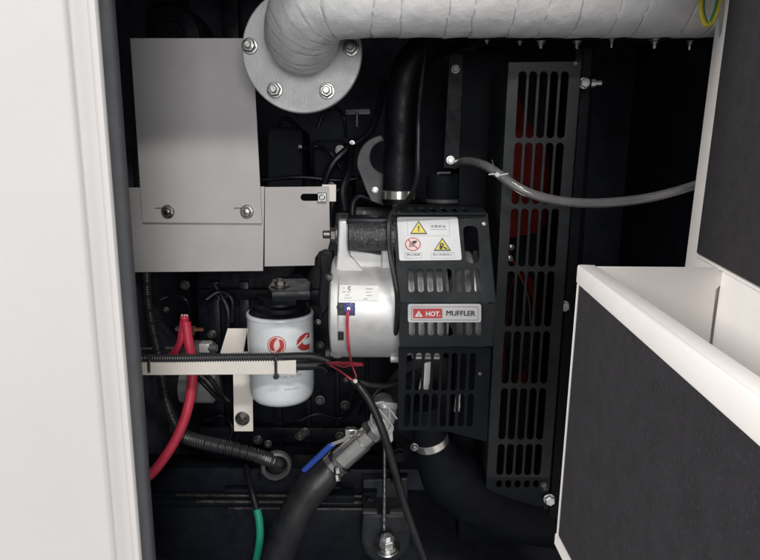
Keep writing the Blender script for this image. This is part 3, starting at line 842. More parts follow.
# lower guard
lg = thing('belt_guard', 'dark lower belt guard with slanting slots under the HOT MUFFLER guard', 'guard', P(440, 432, -0.208))
lgp = front(-0.2085)
hs = []
for k in range(8):
    x = 410 + k*9.0
    hs.append(capsule(x, 356, x - 1.5, 388, 6.0)); hs.append(capsule(x-2, 397, x-3.2, 424, 6.0))
m_ = MB(); slab(m_, lgp, [(398.5, 347), (491, 347), (487, 442), (448, 432), (398, 430)], 0.002, 'black', hs, bev=0.0005)
m_.build('slotted_face', lg)
m_ = MB(); slab(m_, front(-0.2095), [(398.4, 391.6), (470, 391.6), (470, 392.6), (398.4, 392.6)], 0.003, 'black', bev=0.0006); m_.build('rib', lg)
bolt(lg, 480, 374, -0.209, 1.6, m='darksteel', washer=1.2, h=.5)

# ================================================================== ALTERNATOR
ya = -0.135; ca = P(360, 307, ya); Ra = 54.5*sc(360, 307, ya-0.06)*1.0
al = thing('alternator', 'silver cast alternator lying crosswise with a small white data sticker and terminal socket', 'alternator', P(365, 362, ya))
cy_ = CylX(ya, ca.z, Ra)
ax0 = cy_.uv(330.5, 307)[0]; ax1 = cy_.uv(402, 307)[0]
m_ = MB()
lathe(m_, (ax0, ya, ca.z), (1, 0, 0), [(Ra*.7, -0.004), (Ra*.95, -0.002), (Ra*1.01, 0.0), (Ra*1.015, 0.0025), (Ra*1.015, 0.008), (Ra*.99, 0.010), (Ra*.99, ax1-ax0-.01), (Ra*.985, ax1-ax0), (Ra*.94, ax1-ax0+.014), (Ra*.94, ax1-ax0+.05), (Ra*.85, ax1-ax0+.058), (Ra*.5, ax1-ax0+.06)], 'alu', 96)
m_.build('housing', al)
m_ = MB()
for k in range(14):
    a = 2*math.pi*k/14
    c = Vector((ax1+0.022, ya + Ra*.96*math.cos(a), ca.z + Ra*.96*math.sin(a)))
    mtx = Matrix.Translation(c) @ Matrix.Rotation(a, 4, 'X')
    box(m_, (-0.006, -0.008, -0.0055), (0.03, 0.004, 0.0055), 'alu', 0.0015, mtx)
m_.build('cooling_fins', al)
# pulley and belt inside the guard
m_ = MB()
xp = P(466, 270, ya).x
lathe(m_, (xp, ya, ca.z+.008), (1, 0, 0), [(0.010, -0.03), (0.062, -.004), (0.067, 0), (0.067, 0.004), (0.060, 0.008), (0.067, 0.012), (0.067, 0.018), (0.02, 0.02)], 'alu', 56)
m_.build('pulley', al)
# mounting ear
earp = Plane((0, ya - 0.035, 1.2), (1, 0, 0), (0, 0, 1))
m_ = MB()
slab(m_, earp, [(338.4, 222.5), (339, 220.8), (347.6, 220.8), (348.2, 222.5), (348.4, 250), (350, 255), (363.5, 270), (363, 274), (335, 274), (337.6, 250)], 0.03, 'alu', bev=0.002)
slab(m_, Plane((0, ya - .028, 1.2), (1, 0, 0), (0, 0, 1)), [(349, 249.5), (392, 256.5), (394, 274), (350, 274)], 0.026, 'alu', bev=0.002)
slab(m_, Plane((0, ya - .03, 1.2), (1, 0, 0), (0, 0, 1)), [(381, 222), (389, 222), (396, 274), (381, 274)], 0.026, 'alu', bev=0.002)
m_.build('mounting_ear', al)
# pivot bolt through the ear
eb = P(337, 234.5, ya - .045)
m_ = bolt_mb(eb, (-1, -.08, 0), 7.2*sc(337, 234, ya-.045), 'darksteel', 1.25, 0.75, 1.0, rot=0.0)
m_.build('bolt', al)
# terminal sockets: dark pockets
m_ = MB()
def cyl_patch(surf, q, m, lift, r=0.8, sub=7):
    prnt(m_, surf, [rrect(q, r)], m, lift, sub)
cyl_patch(cy_, [(333.5, 302.5), (355, 302.8), (355, 315.6), (333.5, 315.2)], 'dark', 0.0006)
m2_ = MB(); prnt(m2_, cy_, [rrect([(333.5, 331.5), (343.8, 331.5), (343.8, 340), (333.5, 340)], .8)], 'dark', 0.0006, 7); m2_.build('vent_window', al)
u_, v_ = cy_.uv(349, 308.6); a_ = v_/Ra; nrm = Vector((0, -math.cos(a_), math.sin(a_)))
lathe(m_, cy_.world(u_, v_, 0.0), nrm, [(0.0075, 0), (0.0075, 0.0015), (0.0058, 0.002), (0.0055, 0.006), (0.0035, 0.0065), (0.003, 0.005)], 'bluedot', 20)
lathe(m_, cy_.world(u_, v_, 0.004), nrm, [(0.0022, 0), (0.0022, 0.005)], 'zinc', 10)
u_, v_ = cy_.uv(340, 307)
lathe(m_, cy_.world(u_, v_, 0.0), nrm, [(0.004, 0), (0.004, 0.003), (0.002, 0.0035)], 'dark', 12)
m_.build('terminal_socket', al)
for (bx_, by_) in ((330, 278), (330, 352.5)):
    u_, v_ = cy_.uv(333, by_)
    bolt_mb(cy_.world(u_ - 0.0025, v_, 0.001), (-1, -0.5, 0.1), 0.0052, 'zinc', 1.1, .9, rot=.2).build('bolt', al)
m_ = MB(); u_, v_ = cy_.uv(391, 357)
lathe(m_, cy_.world(u_, v_, 0.002), (1, 0, 0), [(0.004, -.001), (0.0052, 0), (0.0052, 0.010), (0.0048, 0.011), (0.0048, 0.014)], 'alu', 20)
m_.build('lug', al)
# data sticker (bent over the barrel); the square code is left out
m_ = MB()
prnt(m_, cy_, [rrect([(340, 285.2), (378.8, 286), (378.8, 301), (340, 300.2)], .5)], 'paper', 0.0005, 9)
def arc_c(x, y, r):
    return circ(x, y, r, None, 16, 50, 310) + circ(x, y, r*.5, None, 16, 310, 50)
prnt(m_, cy_, [arc_c(349.8, 288.4, 1.9)], 'ink', 0.0008, 1)
for (s__, x, y, h, w) in (('24V', 344, 288.2, 1.3, 2.8), ('28V 70A', 346.5, 292.0, 1.3, 8.5), ('NO.', 347.5, 295.3, 1.1, 4.6), ('2021', 348, 298, 1.1, 7),
                         ('ALTERNATOR', 369, 289.2, 1.4, 7.5), ('6CT', 369, 292.4, 1.1, 6), ('MADE', 369, 295.6, 1.1, 6), ('- 070', 365, 299, 1.5, 5)):
    text(m_, cy_, s__, x, y, h, 'ink', 0.0008, fit=w)
m_.build('data_sticker', al, label='white data sticker with faint grey print')
# sleeve the pivot bolt runs through
sv = MB()
yv = ya - 0.045 + 0.004
lathe(sv, P(349.2, 236.5, yv), (1, -.02, 0), [(0.010, 0), (13.2*sc(370, 236, yv), 0.0002), (14*sc(370, 236, yv), 0.001), (14*sc(370, 236, yv), 0.056), (0.01, 0.058)], 'sleeve', 40)
box(sv, P(346, 224.5, yv), P(392, 218.5, yv) + Vector((0, .05, 0)), 'engine', 0.003)
o = sv.build('mounting_sleeve'); tag(o, 'rough black mounting sleeve between the two silver ears of the alternator', 'bracket')
# support bracket behind the ear (dark, left)
m_ = MB()
slab(m_, front(-0.10), [(318, 253), (324, 250.5), (333, 252), (333, 300), (327, 312), (320, 318), (318, 300), (320, 272)], 0.02, 'engine', bev=0.003)
o = m_.build('engine_bracket'); tag(o, 'black cast bracket standing just left of the alternator barrel', 'bracket')
# adjusting arm seen behind the lower guard
m_ = MB()
slab(m_, front(-0.185), [(424, 364), (433, 362), (428.5, 390), (419, 390)], 0.006, 'alu', bev=0.001)
o = m_.build('adjusting_arm'); tag(o, 'pale metal adjusting arm glimpsed through the slots of the lower guard', 'arm')
m_ = MB(); slab(m_, front(-0.19), [(456, 394), (461, 394), (460, 412), (454, 412)], 0.006, 'steel', bev=0.001)
o = m_.build('steel_stay'); tag(o, 'bright steel stay behind the lower right slots of the lower guard', 'stay')
# crank pulley behind lower guard
m_ = MB()
lathe(m_, P(430, 395, 0.06), (0, -1, 0), [(0.075, 0), (0.08, 0.004), (0.08, 0.03), (0.07, 0.034), (0.03, 0.03), (0.03, 0.05), (0.01, 0.05)], 'engine', 48)
o = m_.build('crank_pulley'); tag(o, 'black crank pulley hidden in the dark behind the lower guard', 'pulley')

# ================================================================== FUEL FILTER
yf_ = 0.0
cF = P(281, 345, yf_); sFi = sc(281, 345, yf_ - .04)
Rfi = 33.0*sc(281, 345, yf_)*0.985
zt_ = P(281, 320.5, yf_ - Rfi).z; zb_ = P(281, 409, yf_ - Rfi*.8).z
ff = thing('fuel_filter', 'white spin-on filter canister with red emblems hanging under a black filter head', 'filter', (cF.x, yf_, zb_))
m_ = MB()
hh = zt_ - zb_
lathe(m_, (cF.x, yf_, zb_), (0, 0, 1), [(Rfi*.3, 0.0005), (Rfi*.62, 0.0), (Rfi*.85, 0.004), (Rfi*.95, 0.010), (Rfi*.985, 0.018), (Rfi*.99, 0.024), (Rfi, 0.026), (Rfi, hh-0.006), (Rfi*1.015, hh-0.005), (Rfi*1.02, hh-0.002), (Rfi*1.0, hh), (Rfi*.94, hh+.0005), (Rfi*.92, hh-.004)], 'filt', 96, cap1=False)
fs_ = CylZ(cF.x, yf_, Rfi)
sub = 3
# round emblem
ex_, ey_, er = 276.8, 345.2, 9.3
prnt(m_, fs_, [circ(ex_, ey_, er, er*.97, 40), circ(ex_, ey_, er*.92, er*.89, 40)], 'red', 0.0005, 1)
prnt(m_, fs_, [circ(ex_, ey_, er*.915, er*.885, 40)], 'pink', 0.0004, sub)
def swirl(sg):
    f_ = lambda p_: (ex_ + sg*p_[0]*er, ey_ + sg*p_[1]*er)
    outer = [(.80*math.cos(R_(t)), -.80*math.sin(R_(t))) for t in range(100, 226, 9)]
    inner = [(-.36, .66), (-.04, .72), (-.26, .42), (-.33, .05), (-.26, -.30), (-.02, -.62), (.22, -.60), (.10, -.74)]
    return [f_(p_) for p_ in outer + inner]
prnt(m_, fs_, [swirl(1)], 'red', 0.0006, 2); prnt(m_, fs_, [swirl(-1)], 'red', 0.0006, 2)
for a_, b_ in (((.04, -.60), (.52, -.72)), ((-.04, .60), (-.52, .72))):
    prnt(m_, fs_, [[(ex_+a_[0]*er-.3, ey_+a_[1]*er-.5), (ex_+b_[0]*er, ey_+b_[1]*er-.7), (ex_+b_[0]*er, ey_+b_[1]*er+.7), (ex_+a_[0]*er+.3, ey_+a_[1]*er+.5)]], 'pink', 0.0008, 1)
# second emblem: cut letter C with a slanting swoosh
c_out = [(309.0, 332.5), (304.5, 333.0), (300.0, 336.0), (297.0, 340.2), (296.4, 344.6), (298.2, 348.4), (301.6, 350.4), (305.5, 350.4), (309.2, 349.0), (309.4, 343.2),
         (306.4, 344.6), (303.8, 344.6), (302.4, 343.0), (303.4, 340.4), (306.2, 338.2), (309.1, 337.4)]
prnt(m_, fs_, [c_out], 'red', 0.0005, 2)
prnt(m_, fs_, [[(296.6, 345.4), (297.4, 346.6), (307.4, 335.0), (306.4, 334.4)]], 'filt', 0.0007, 2)
prnt(m_, fs_, [[(306.6, 352.4), (309.4, 351.0), (309.4, 352.8)]], 'red', 0.0005, 1)
text(m_, fs_, 'FUEL FILTER', 291, 376.6, 2.6, 'paleink', 0.0005, fit=24)
text(m_, fs_, 'FF5018 IF', 292, 389.0, 2.2, 'paleink', 0.0005, fit=15)
m_.build('canister', ff)
m_ = MB()
lathe(m_, (cF.x, yf_, zt_-.004), (0, 0, 1), [(Rfi*.92, 0), (Rfi*.93, .006), (Rfi*.80, 0.010), (Rfi*.80, 0.016), (Rfi*.66, 0.019), (Rfi*.62, 0.028)], 'rubber', 64)
hd = (cF.x, yf_)
box(m_, (cF.x - .008, yf_-.034, zt_+.018), (cF.x + .030, yf_+.05, zt_ + .046), 'engine', 0.003)
slab(m_, Plane((0, 0, zt_ + 0.046 + .013), (1, 0, 0), (0, 1, 0)), [(268, 286.8), (272, 291.6), (310, 290.5), (312, 282), (307, 278), (272, 278.6)], 0.013, 'engine', bev=0.003)
m_.build('filter_head', ff)
hb = Plane((0, 0, zt_ + .0592), (1, 0, 0), (0, 1, 0)); u_, v_ = hb.uv(280, 286)
bolt_mb(hb.world(u_, v_, 0), (0, 0, 1), 0.0075, 'darksteel', 1.7, .8, .35).build('bolt', ff)
# hose fitting from filter head to engine
m_ = MB(); tube(m_, [(cF.x+.02, .04, zt_+.04), (cF.x+.03, .10, zt_+.06), (cF.x+.02, .15, zt_+.05)], 0.012, 'engine', 16)
m_.build('outlet_pipe', ff)

# ================================================================== BRACKET STRIP + TRAY
fb = thing('strip_bracket', 'cream steel strip bracket standing behind the cable tray with a bolt at its foot', 'bracket', P(243, 430, 0.035))
m_ = MB()
slab(m_, front(0.025), [(232.6, 352), (252.2, 352), (253, 431.5), (234, 431.5)], 0.004, 'bracket', bev=0.0006)
m_.build('strip', fb)
kp = Plane(P(237, 353, 0.027), (1, 0, 0), (0, .25, 1))
m_ = MB(); slab(m_, kp, [(227.6, 328.4), (247.6, 328.4), (242.5, 356), (219.0, 358), (221, 350)], 0.004, 'bracket', bev=0.0006)
m_.build('bent_top', fb)
bolt(fb, 242.5, 418.5, 0.0245, 5.6, m='darksteel', washer=1.3, h=.7, rot=0.2)
ct = thing('cable_tray', 'slim cream cable tray crossing in front of the white filter', 'cable tray', P(215, 375, -0.08))
yt = -0.085
m_ = MB()
slab(m_, front(yt), [(136, 361), (296, 360.2), (296, 374.2), (136, 375.3)], 0.002, 'bracket', bev=0.0005)
a, b = P(136, 361, yt), P(296, 360.2, yt)
box(m_, (a.x, yt+.0022, P(215, 375, yt).z), (b.x, yt+.024, P(215, 375, yt).z+.002), 'bracket', 0.0005)
m_.build('tray', ct)
for tx, ll in ((276, 378), (149, 374)):
    m_ = MB()
    tube(m_, [P(tx, 356, yt-.006), P(tx-.3, 359, yt-.0105), P(tx-.2, 364, yt-.0025), P(tx, ll-2, yt-.0025)], 0.0022, 'loom', 8, 0.003)
    if tx > 200: lathe(m_, P(tx, 376.5, yt-.004), (0, -1, 0), [(0.0042, -.003), (0.0042, .002), (0.003, .004)], 'loom', 12)
    m_.build('cable_tie', ct)
# loom
s_ = sc(215, 357, yt)
def corr(r, pitch, amp=.12):
    def f(s__, a, t):
        c = math.cos(2*math.pi*s__/pitch)
        return r*(1 + amp*(1.0 if c > .35 else -1.0 if c < -.35 else c/.35))
    return f
lm = thing('wire_loom', 'black ribbed wire loom lying along the cable tray with red wires leaving its end', 'cable', P(220, 357, yt))
m_ = MB()
pts = [P(128, 358.5, yt+.004), P(180, 358.5, yt+.004), P(230, 357.6, yt+.004), P(268, 357.2, yt+.004), P(285, 356.8, yt+.004)]
tube(m_, pts, 4.4*s_, 'loom', 14, 0.0009, corr(4.2*s_, 0.0036))
m_.build('ribbed_conduit', lm, 80)
m_ = MB()
tube(m_, [P(284, 356.8, yt+.004), P(300, 356.4, yt+.004), P(315, 357, yt+.004), P(326, 360, yt+.002), P(334, 364, yt)], 4.2*s_, 'cable', 14, 0.003)
tube(m_, [P(296.5, 365.5, yt+.008), P(310, 365.3, yt+.008), P(318, 364.6, yt+.008)], 5.0*s_, 'cable', 16, 0.003)
tube(m_, [P(317, 363.5, yt+.006), P(326, 362, yt+.006), P(333, 363.5, yt+.006)], 2.6*s_, 'cable', 10, 0.003)
tube(m_, [P(318, 367, yt+.006), P(325, 369.5, yt+.004), P(329, 374, yt), P(333, 370, yt-.004)], 3.2*s_, 'rubber', 10, 0.003)
m_.build('sleeve', lm)
m_ = MB()
rw = 1.0*s_
ys = ya - Ra*.85
tube(m_, [P(326, 363, yt), P(336, 362.5, yt-.02), P(350, 363, yt-.04), P(362, 364, yt-.05)], rw*1.25, 'redwire', 10, 0.003)
tube(m_, [P(328, 364.5, yt), P(340, 364, yt-.02), P(352, 365.5, yt-.04), P(363, 365, yt-.05)], rw, 'redwire', 10, 0.003)
q0 = cy_.world(*cy_.uv(349, 309), 0.008)
tube(m_, [q0, q0 + Vector((0, -.006, -.006)), cy_.world(*cy_.uv(348.2, 325), .006), cy_.world(*cy_.uv(349.5, 345), .005), cy_.world(*cy_.uv(350.5, 358), .004), P(353, 368, yt-.055), P(356, 376, yt-.05), P(355, 381, yt-.045)], rw*.7, 'redwire', 10, 0.003)
tube(m_, [q0, q0 + Vector((-.002, -.006, -.006)), cy_.world(*cy_.uv(346.8, 325), .006), cy_.world(*cy_.uv(348, 345), .005), cy_.world(*cy_.uv(351.5, 360), .006), P(345, 367, yt-.05), P(333, 364, yt-.02)], rw*.6, 'redwire', 10, 0.003)
tube(m_, [P(330, 365, yt-.01), P(340, 371, yt-.03), P(348, 377, yt-.045), P(355, 382, yt-.045)], rw*.9, 'redwire', 10, 0.003)
lathe(m_, P(355, 381, yt-.047), (0.3, -1, 0.2), [(0.003, -.002), (0.003, .003), (0.002, .004)], 'tie', 10)
m_.build('red_wire', lm)

# black cables going down
m_ = MB()
tube(m_, [P(352, 376, yt-.02), P(357, 384, yt-.045), P(366, 395, yt-.05), P(375, 412, yt-.055), P(384, 435, yt-.06), P(393, 465, yt-.06), P(403, 500, yt-.06), P(415, 535, yt-.06), P(430, 575, yt-.06)], 3.9*s_, 'cable', 14, 0.004)
o = m_.build('black_cable'); tag(o, 'single black cable running down from the red wires past the ball valve', 'cable')
m_ = MB()
tube(m_, [P(340, 366, yt-.01), P(352, 378, yt-.03), P(366, 384, yt-.03), P(385, 385.5, yt-.02), P(400, 381, yt), P(415, 372, yt+.03)], 3.0*s_, 'cable', 12, 0.004)
tube(m_, [P(372, 398, yt-.03), P(378, 390, yt-.025), P(384, 386, yt-.02)], 2.0*s_, 'rubber', 12, 0.004)
o = m_.build('black_cable'); tag(o, 'short black cable looping right under the silver alternator to the lower guard', 'cable')
# black wire in front of sticker guard's left edge
m_ = MB()
s2 = sc(390, 240, -.2)
tube(m_, [P(428, 30, -.02), P(423, 70, -.03), P(419, 110, -.045), P(418, 150, -.06), P(417, 178, -.08), P(408, 200, -.13), P(396, 209, -.175), P(389.5, 220, -.19), P(389, 238, -.2), P(391, 258, -.215), P(395, 280, -.225), P(397.5, 300, -.225), P(396, 330, -.2), P(392, 350, -.16)], 2.7*s2, 'cable', 12, 0.004)
o = m_.build('black_cable'); tag(o, 'black cable hugging the left edge of the sticker guard', 'cable')

# ================================================================== LEFT SIDE CABLES / STARTER
stt = thing('starter_motor', 'dark grey starter motor with solenoid studs partly behind the cable tray at left', 'starter motor', P(200, 405, 0.03))
m_ = MB()
lathe(m_, P(183, 386, 0.02), (1, 0, 0), [(0.02, -0.002), (0.027, 0), (0.027, 0.05), (0.02, 0.055)], 'starter', 32)
m_.build('motor_body', stt)
m_ = MB()
lathe(m_, P(180, 350, 0.02), (1, 0, 0), [(0.012, 0), (0.016, 0.002), (0.016, 0.05), (0.012, 0.056)], 'hook', 28)
box(m_, P(199, 353, -0.005), P(209, 344, -0.005) + Vector((0, .02, 0)), 'alu', 0.002)
lathe(m_, P(209, 348, 0.0), (1, 0, 0), [(0.006, 0), (0.006, 0.012), (0.004, 0.013)], 'hook', 12)
lathe(m_, P(140, 348.5, 0.0), (1, 0, 0), [(0.002, 0), (0.002, 0.022)], 'steel', 10)
lathe(m_, P(166, 348, 0.0), (1, 0, 0), [(0.002, 0), (0.002, 0.03)], 'steel', 10)
m_.build('solenoid', stt)
m_ = MB()
lathe(m_, P(176, 329, 0.01), (1, 0, 0), [(0.0045, 0), (0.0045, 0.006), (0.0022, 0.0062), (0.0022, 0.028)], 'zinc', 6)
lathe(m_, P(190, 329.5, 0.01), (1, 0, 0), [(0.0058, 0), (0.0058, 0.009), (0.003, 0.0092), (0.003, 0.021), (0.0025, .0215)], 'copper', 6)
lathe(m_, P(190, 331, 0.012), (1, 0, 0), [(0.007, -.004), (0.007, 0.007)], 'hook', 6)
m_.build('terminal_stud', stt)
m_ = MB()
s_ = sc(185, 400, -.03)
main = [P(186, 322, -.012), P(187.5, 335, -.016), P(190, 350, -.02), P(192.5, 372, -.025), P(191, 392, -.03), P(186, 415, -.04), P(177, 437, -.05), P(165, 457, -.06), P(150, 475, -.07), P(130, 488, -.08)]
tube(m_, main, 4.9*s_, 'redcable', 16, 0.004)
tube(m_, [P(185, 317, -.01), P(183, 330, -.016), P(181, 342, -.018), P(174, 356, -.01), P(166, 366, 0.0)], 2.6*s_, 'redcable', 12, 0.004)
tube(m_, [P(183, 316, -.008), P(181, 330, -.014), P(178, 345, -.012), P(168, 358, 0.0)], 2.4*s_, 'redcable', 12, 0.004)
lathe(m_, P(184.5, 318, -.011), (0, -.3, 1), [(4.4*s_, -.004), (4.2*s_, .002), (3.2*s_, .004)], 'redcable', 14)
for k in (-1.5, 1, 3): tube(m_, [P(184+k, 318, -.012), P(183.5+k*1.2, 314.5, -.012)], 0.0012, 'tie', 6, 0.002)
o = m_.build('battery_cable'); tag(o, 'thick red battery cable curving down to the left door seal', 'cable')
m_ = MB()
tube(m_, [P(192, 372, 0.0), P(205, 385, -.01), P(218, 398, 0.0), P(226, 402, .03)], 2.6*s_, 'rubber', 12, 0.004)
tube(m_, [P(201, 370, 0.0), P(212, 381, -.01), P(222, 396, 0.0), P(230, 402, .03)], 2.6*s_, 'rubber', 12, 0.004)
o = m_.build('black_cable'); tag(o, 'pair of thin black cables slanting under the cable tray beside the red cable', 'cable')
# conduits
m_ = MB()
pts = [P(138, 150, .06), P(141, 210, .06), P(146, 265, .035), P(148, 300, .02), P(153, 330, .01), P(158, 352, .0), P(163, 385, .0), P(169, 410, .0), P(178, 430, .0)]
s_ = sc(155, 320, 0)
tube(m_, pts, 4.6*s_, 'loom', 12, 0.0010, corr(4.4*s_, 0.0042, .18))
o = m_.build('ribbed_conduit', None, 80); tag(o, 'upright black ribbed conduit running down beside the left door seal', 'cable')
rcd = thing('ribbed_conduit', 'black ribbed conduit sloping from the red cable into a pale grommet', 'cable', P(230, 450, -0.03))
m_ = MB()
pts = [P(176, 428, .01), P(186, 437, -.01), P(206, 443, -.02), P(232, 449, -.025), P(258, 456, -.02), P(274, 461.5, .004), P(280, 463, .03)]
s_ = sc(230, 450, -.02)
tube(m_, pts, 6.6*s_, 'loom', 16, 0.0010, corr(6.2*s_, 0.0044, .17))
m_.build('conduit_tube', rcd, 80)
m_ = MB()
gx = P(276, 464.5, .006); gs = sc(275, 465, .006)
lathe(m_, gx, (0.25, -1, 0.1), [(10.5*gs, 0), (15*gs, 0), (15.5*gs, 0.004), (14*gs, 0.010), (11.5*gs, 0.012), (10.5*gs, 0.008)], 'hook', 40, closed=True)
m_.build('grommet', rcd)
m_ = MB(); lathe(m_, P(263, 472, 0.0), (-.4, -1, 0), [(0.0055, 0), (0.0055, 0.008), (0.003, 0.009)], 'zinc', 6)
o = m_.build('hex_bolt'); tag(o, 'small bright bolt end just below the tip of the sloping conduit', 'bolt')
# green cable
s_ = sc(255, 520, -.06)
gr = thing('earth_cable', 'green earth cable with a black sleeved upper end hanging at the bottom', 'cable', P(257, 530, -0.06))
m_ = MB(); tube(m_, [P(246, 466, .0), P(249, 480, -.03), P(253, 495, -.05), P(257.5, 511, -.06)], 3.6*s_, 'rubber', 14, 0.003); m_.build('black_sleeve', gr)
m_ = MB(); tube(m_, [P(257, 509, -.06), P(259.5, 522, -.065), P(260, 537, -.07), P(258, 552, -.07), P(254, 570, -.07), P(248, 590, -.07)], 3.9*s_, 'green', 14, 0.003); m_.build('green_jacket', gr)
# green-yellow loop top right
m_ = MB()
s_ = sc(708, 15, -.21)
lp = [P(704, -14, -.2), P(701.6, 0, -.205), P(701.5, 13, -.21), P(704.5, 23, -.212), P(708, 25, -.213), P(713, 20, -.212), P(717, 9, -.21), P(719.5, -4, -.205), P(722, -20, -.2)]
tube(m_, lp, 2.4*s_, 'yellowwire', 12, 0.002)
g2 = [p_ + Vector((0.0012, -.0003, .0016)) for p_ in lp]
tube(m_, [p_ + Vector((0.0016*(-1 if i > 4 else 1), -0.0004, 0.0014)) for i, p_ in enumerate(lp)], 1.6*s_, 'greenwire', 12, 0.002)
o = m_.build('earth_wire'); tag(o, 'yellow and green striped earth wire looping down at the top edge of the door', 'wire')

# ================================================================== CHASSIS RAIL / MOUNT
ch_ = thing('chassis_rail', 'black chassis rail with thin bright ledges running across the bottom behind the hoses', 'rail', P(300, 520, 0.03))
m_ = MB()
def bar(px0, px1, py0, py1, y, dep, m='engine', bev=.002):
    a = P(px0, py1, y); b = P(px1, py0, y)
    box(m_, (a.x, y, a.z), (b.x, y+dep, b.z), m, bev)
bar(140, 400, 496.5, 501.5, 0.00, 0.06, 'black', .0012); bar(140, 400, 502.8, 507.8, -0.012, 0.07, 'black', .0012); bar(140, 400, 509.4, 560, -0.02, 0.08, 'engine', .0015)
bar(140, 400, 470, 496, 0.012, .05, 'engine', .001)
m_.build('rail', ch_)
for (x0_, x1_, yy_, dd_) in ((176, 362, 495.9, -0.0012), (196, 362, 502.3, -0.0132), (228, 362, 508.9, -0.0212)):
    m_ = MB(); bar(x0_, x1_, yy_, yy_+0.8, dd_, .003, 'darksteel', .0003); m_.build('edge_glint', ch_)  # thin pale bars stand in for light caught along the rail edges
for a_ in ((224, 250, 489.5, 493.5, -0.002, .012), (322, 341, 487, 490, -0.002, .012), (318, 354, 496, 503.5, -0.02, .02)):
    m_ = MB(); bar(*a_, 'black', .0012); m_.build('bolting_lug', ch_)
em = thing('engine_mount', 'black engine mount foot with a large bright bolt at bottom centre', 'engine mount', P(386, 560, -0.05))
m_ = MB()
slab(m_, front(-0.055), [(363, 514.5), (408, 514), (411, 530), (410.5, 545), (405, 556), (395, 563), (385, 565), (374, 562.5), (365, 555), (361, 543), (361, 528)], 0.055, 'mount', bev=0.006)
slab(m_, front(-0.008), [(363, 480), (408, 478), (408, 520), (363, 520)], 0.02, 'mount', bev=0.003)
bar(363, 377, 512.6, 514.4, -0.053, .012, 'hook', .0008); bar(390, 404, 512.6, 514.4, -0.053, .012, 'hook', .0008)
m_.build('bracket', em)
for a_ in ((363, 377, 493, 496, -0.022, .02), (390, 402, 480, 482.5, -.022, .02)):
    m_ = MB(); bar(*a_, 'black', .001); m_.build('rib', em)
bp_ = P(387, 546, -0.074); sb_ = sc(387, 548, -.074)
lathe_m = MB()
lathe(lathe_m, bp_, (0, -.35, 1), [(13*sb_, -0.003), (13*sb_, 0.0), (12*sb_, 0.001), (9*sb_, 0.001)], 'zinc', 32)
lathe(lathe_m, bp_, (0, -.35, 1), [(10.5*sb_, 0.0), (10.5*sb_, 0.003), (9.0*sb_, 0.006), (6.8*sb_, .0065)], 'zinc', 32)
lathe(lathe_m, bp_, (0, -.35, 1), [(7.6*sb_, .006), (7.6*sb_, 0.017), (6.6*sb_, 0.019), (4.2*sb_, .0192), (4.2*sb_, .024), (3.4*sb_, .025)], 'bright', 6, rot=.3)
lathe_m.build('bolt', em)
for (bx_, by_, r_) in ((370, 501, 6.5), (399.5, 455, 6.5)):
    bolt(em, bx_, by_, -0.010 if by_ > 480 else 0.02, r_, m='engine', washer=1.25, h=.7)
# rod (drain tube) in front
m_ = MB(); s_ = sc(384, 490, -.07)
tube(m_, [P(384.5, 440, -.055), P(384.5, 470, -.065), P(384.3, 500, -.073), P(384, 530, -.08)], 1.9*s_, 'darksteel', 10, 0.001, lambda s__, a, t: 1.9*s_*(1+.07*math.cos(s__*2*math.pi/.0022+a)))
o = m_.build('threaded_rod'); tag(o, 'thin upright threaded steel rod above the large bottom bolt', 'rod')

# ================================================================== BALL VALVE + DRAIN HOSE
yv = -0.10
V0, V1 = P(338, 462, yv), P(377, 427, yv)
vd = (V1 - V0).normalized(); sv_ = sc(355, 445, yv)
bv = thing('ball_valve', 'bright steel ball valve with a blue handle set at a slant below the filter', 'valve', V0)
Lv = (V1-V0).length
m_ = MB()
lathe(m_, V0, vd, [(9*sv_, 0), (12*sv_, 0.002), (12*sv_, Lv*.62), (10.8*sv_, Lv*.64), (10.8*sv_, Lv*.86)], 'steel', 32, rot=.25)
m_.build('body', bv, 25)
m_ = MB()
lathe(m_, V0 + vd*(Lv*.82), vd, [(12*sv_, 0), (13.2*sv_, 0.0015), (13.2*sv_, 0.0085), (12*sv_, 0.010)], 'zinc', 6, rot=.1); m_.build('nut', bv, 25)
m_ = MB()
E = [V0 + vd*(Lv*.9), V1 + vd*.006, P(384, 420, yv+.005), P(386, 411, yv+.02), P(383, 402, yv+.05)]
tube(m_, E, 10.5*sv_, 'alu', 20, 0.003)
lathe(m_, P(385, 407, yv+.015), (0.05, .5, 1), [(12*sv_, -.003), (12.6*sv_, 0), (12.6*sv_, .005), (12*sv_, .006)], 'alu', 28)
m_.build('elbow', bv)
m_ = MB()
sidev = vd.cross(Vector((0, -1, 0))).normalized()
if sidev.x > 0: sidev = -sidev
hm = V0.lerp(V1, .55)
tube(m_, [hm + sidev*9*sv_, hm + sidev*16*sv_], 4*sv_, 'steel', 12, .002)
box(m_, P(345, 436, yv-.012), P(356, 430, yv-.012) + Vector((0, .012, 0)), 'steel', 0.002)
m_.build('stem', bv)
hp = front(yv-.012)
m_ = MB(); slab(m_, hp, [(352, 430.5), (357, 430), (357, 433.5), (349, 437.5), (345, 441.5), (332, 446.5), (331, 443.5), (343, 439)], 0.003, 'steel', bev=0.0006)
slab(m_, hp, rrect([(329, 443.2), (336.5, 445), (305, 473.5), (300.5, 470.5)], 2.5), 0.006, 'blue', bev=0.0022, lift=0.0016)
m_.build('handle', bv, label='blue lever handle')
m_ = MB()
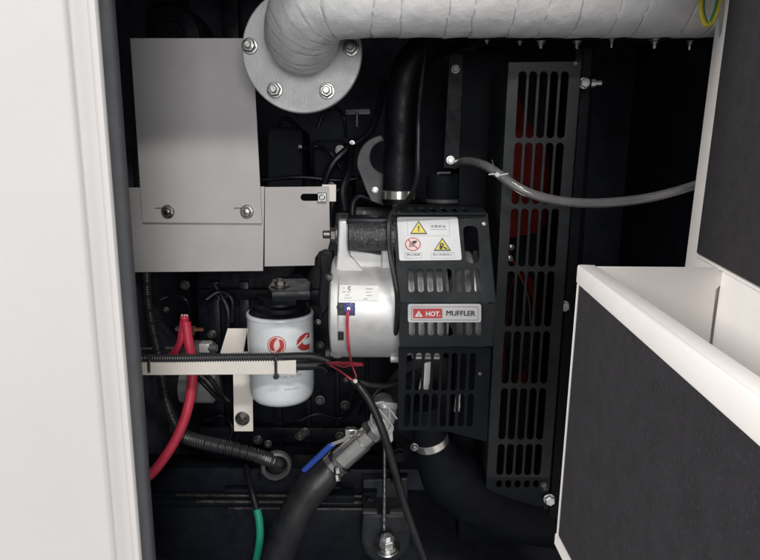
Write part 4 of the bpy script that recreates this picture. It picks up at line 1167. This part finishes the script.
for wpts in ([(371, 410), (376, 404), (384, 403), (389, 411), (390, 424), (391, 434), (392, 441)], [(374, 404), (383, 402), (389, 408), (397, 419)], [(379, 409), (388, 420), (393, 428), (389, 437)], [(372, 412), (371, 420), (374, 427)]):
    tube(m_, [P(a, b, yv-.02 + .004*i) for i, (a, b) in enumerate(wpts)], 0.0011, 'tie', 6, 0.002)
slab(m_, front(yv-.006), [(388, 424), (392, 425), (393, 440), (391, 443), (388, 436)], 0.002, 'tie', bev=.0004)
m_.build('sealing_tape', bv)
dh = thing('drain_hose', 'thick black drain hose clamped to the ball valve and curving down to the bottom', 'hose', P(290, 540, -0.1))
m_ = MB()
hpts = [V0 + vd*.008, V0 - vd*.010, P(327, 473, yv-.004), P(314, 486, yv-.01), P(302, 502, yv-.015), P(291, 524, yv-.02), P(281, 548, yv-.02), P(272, 575, yv-.02), P(264, 605, yv-.02)]
sh = sc(300, 510, yv-.015)
tube(m_, hpts, 15*sh, 'cable', 28, 0.004, lambda s__, a, t: sh*(11.5 + 5.0*min(1, s__/.05))*(1+.012*math.sin(s__*140)*math.sin(a+s__*30)))
m_.build('tube', dh)
m_ = MB()
cc = V0 - vd*.006
lathe(m_, cc, vd, [(12.8*sh, -.006), (13.5*sh, -.0055), (13.5*sh, .0055), (12.8*sh, .006)], 'steel', 32, False, False)
lathe(m_, cc + vd*.009, vd, [(13.2*sh, -.004), (14.6*sh, -.003), (14.6*sh, .002), (13.2*sh, .003)], 'zinc', 32, False, False)
for (bx_, by_, r_) in ((338, 470.5, .0062), (337.5, 478, .0045)):
    lathe(m_, P(bx_, by_, yv-.022), (.2, -.5, -1), [(r_*.8, -.005), (r_, -.003), (r_, .004), (r_*.7, .005)], 'zinc', 8)
m_.build('clamp', dh)

# ================================================================== LOWER RADIATOR HOSE
lh = thing('radiator_hose', 'fat black radiator hose with a bright band sweeping right under the lower guard', 'hose', P(470, 480, -0.05))
m_ = MB()
sl_ = sc(460, 470, -.05)
tube(m_, [P(424, 405, -.10), P(428, 425, -.10), P(431, 441, -.10), P(440, 461, -.095), P(459, 484, -.085), P(487, 503, -.075), P(520, 514, -.065), P(560, 519, -.055), P(610, 520, -.045)], 0, 'shroud', 36, 0.005, lambda s__, a, t: sl_*(15.5 + 12*min(1, max(0, (s__-.055)/.06))))
m_.build('tube', lh)
m_ = MB()
c0 = P(431, 441, -.10); dr = (P(434, 448, -.098) - P(429, 432, -.10)).normalized()
lathe(m_, c0, dr, [(16*sl_, -.006), (16.6*sl_, -.0055), (16.6*sl_, .0055), (16*sl_, .006)], 'steel', 40, False, False)
m_.build('clamp', lh)
bolt(lh, 414.5, 447, -.115, 3.6, m='zinc', washer=1.2, h=.8, stud=.5)
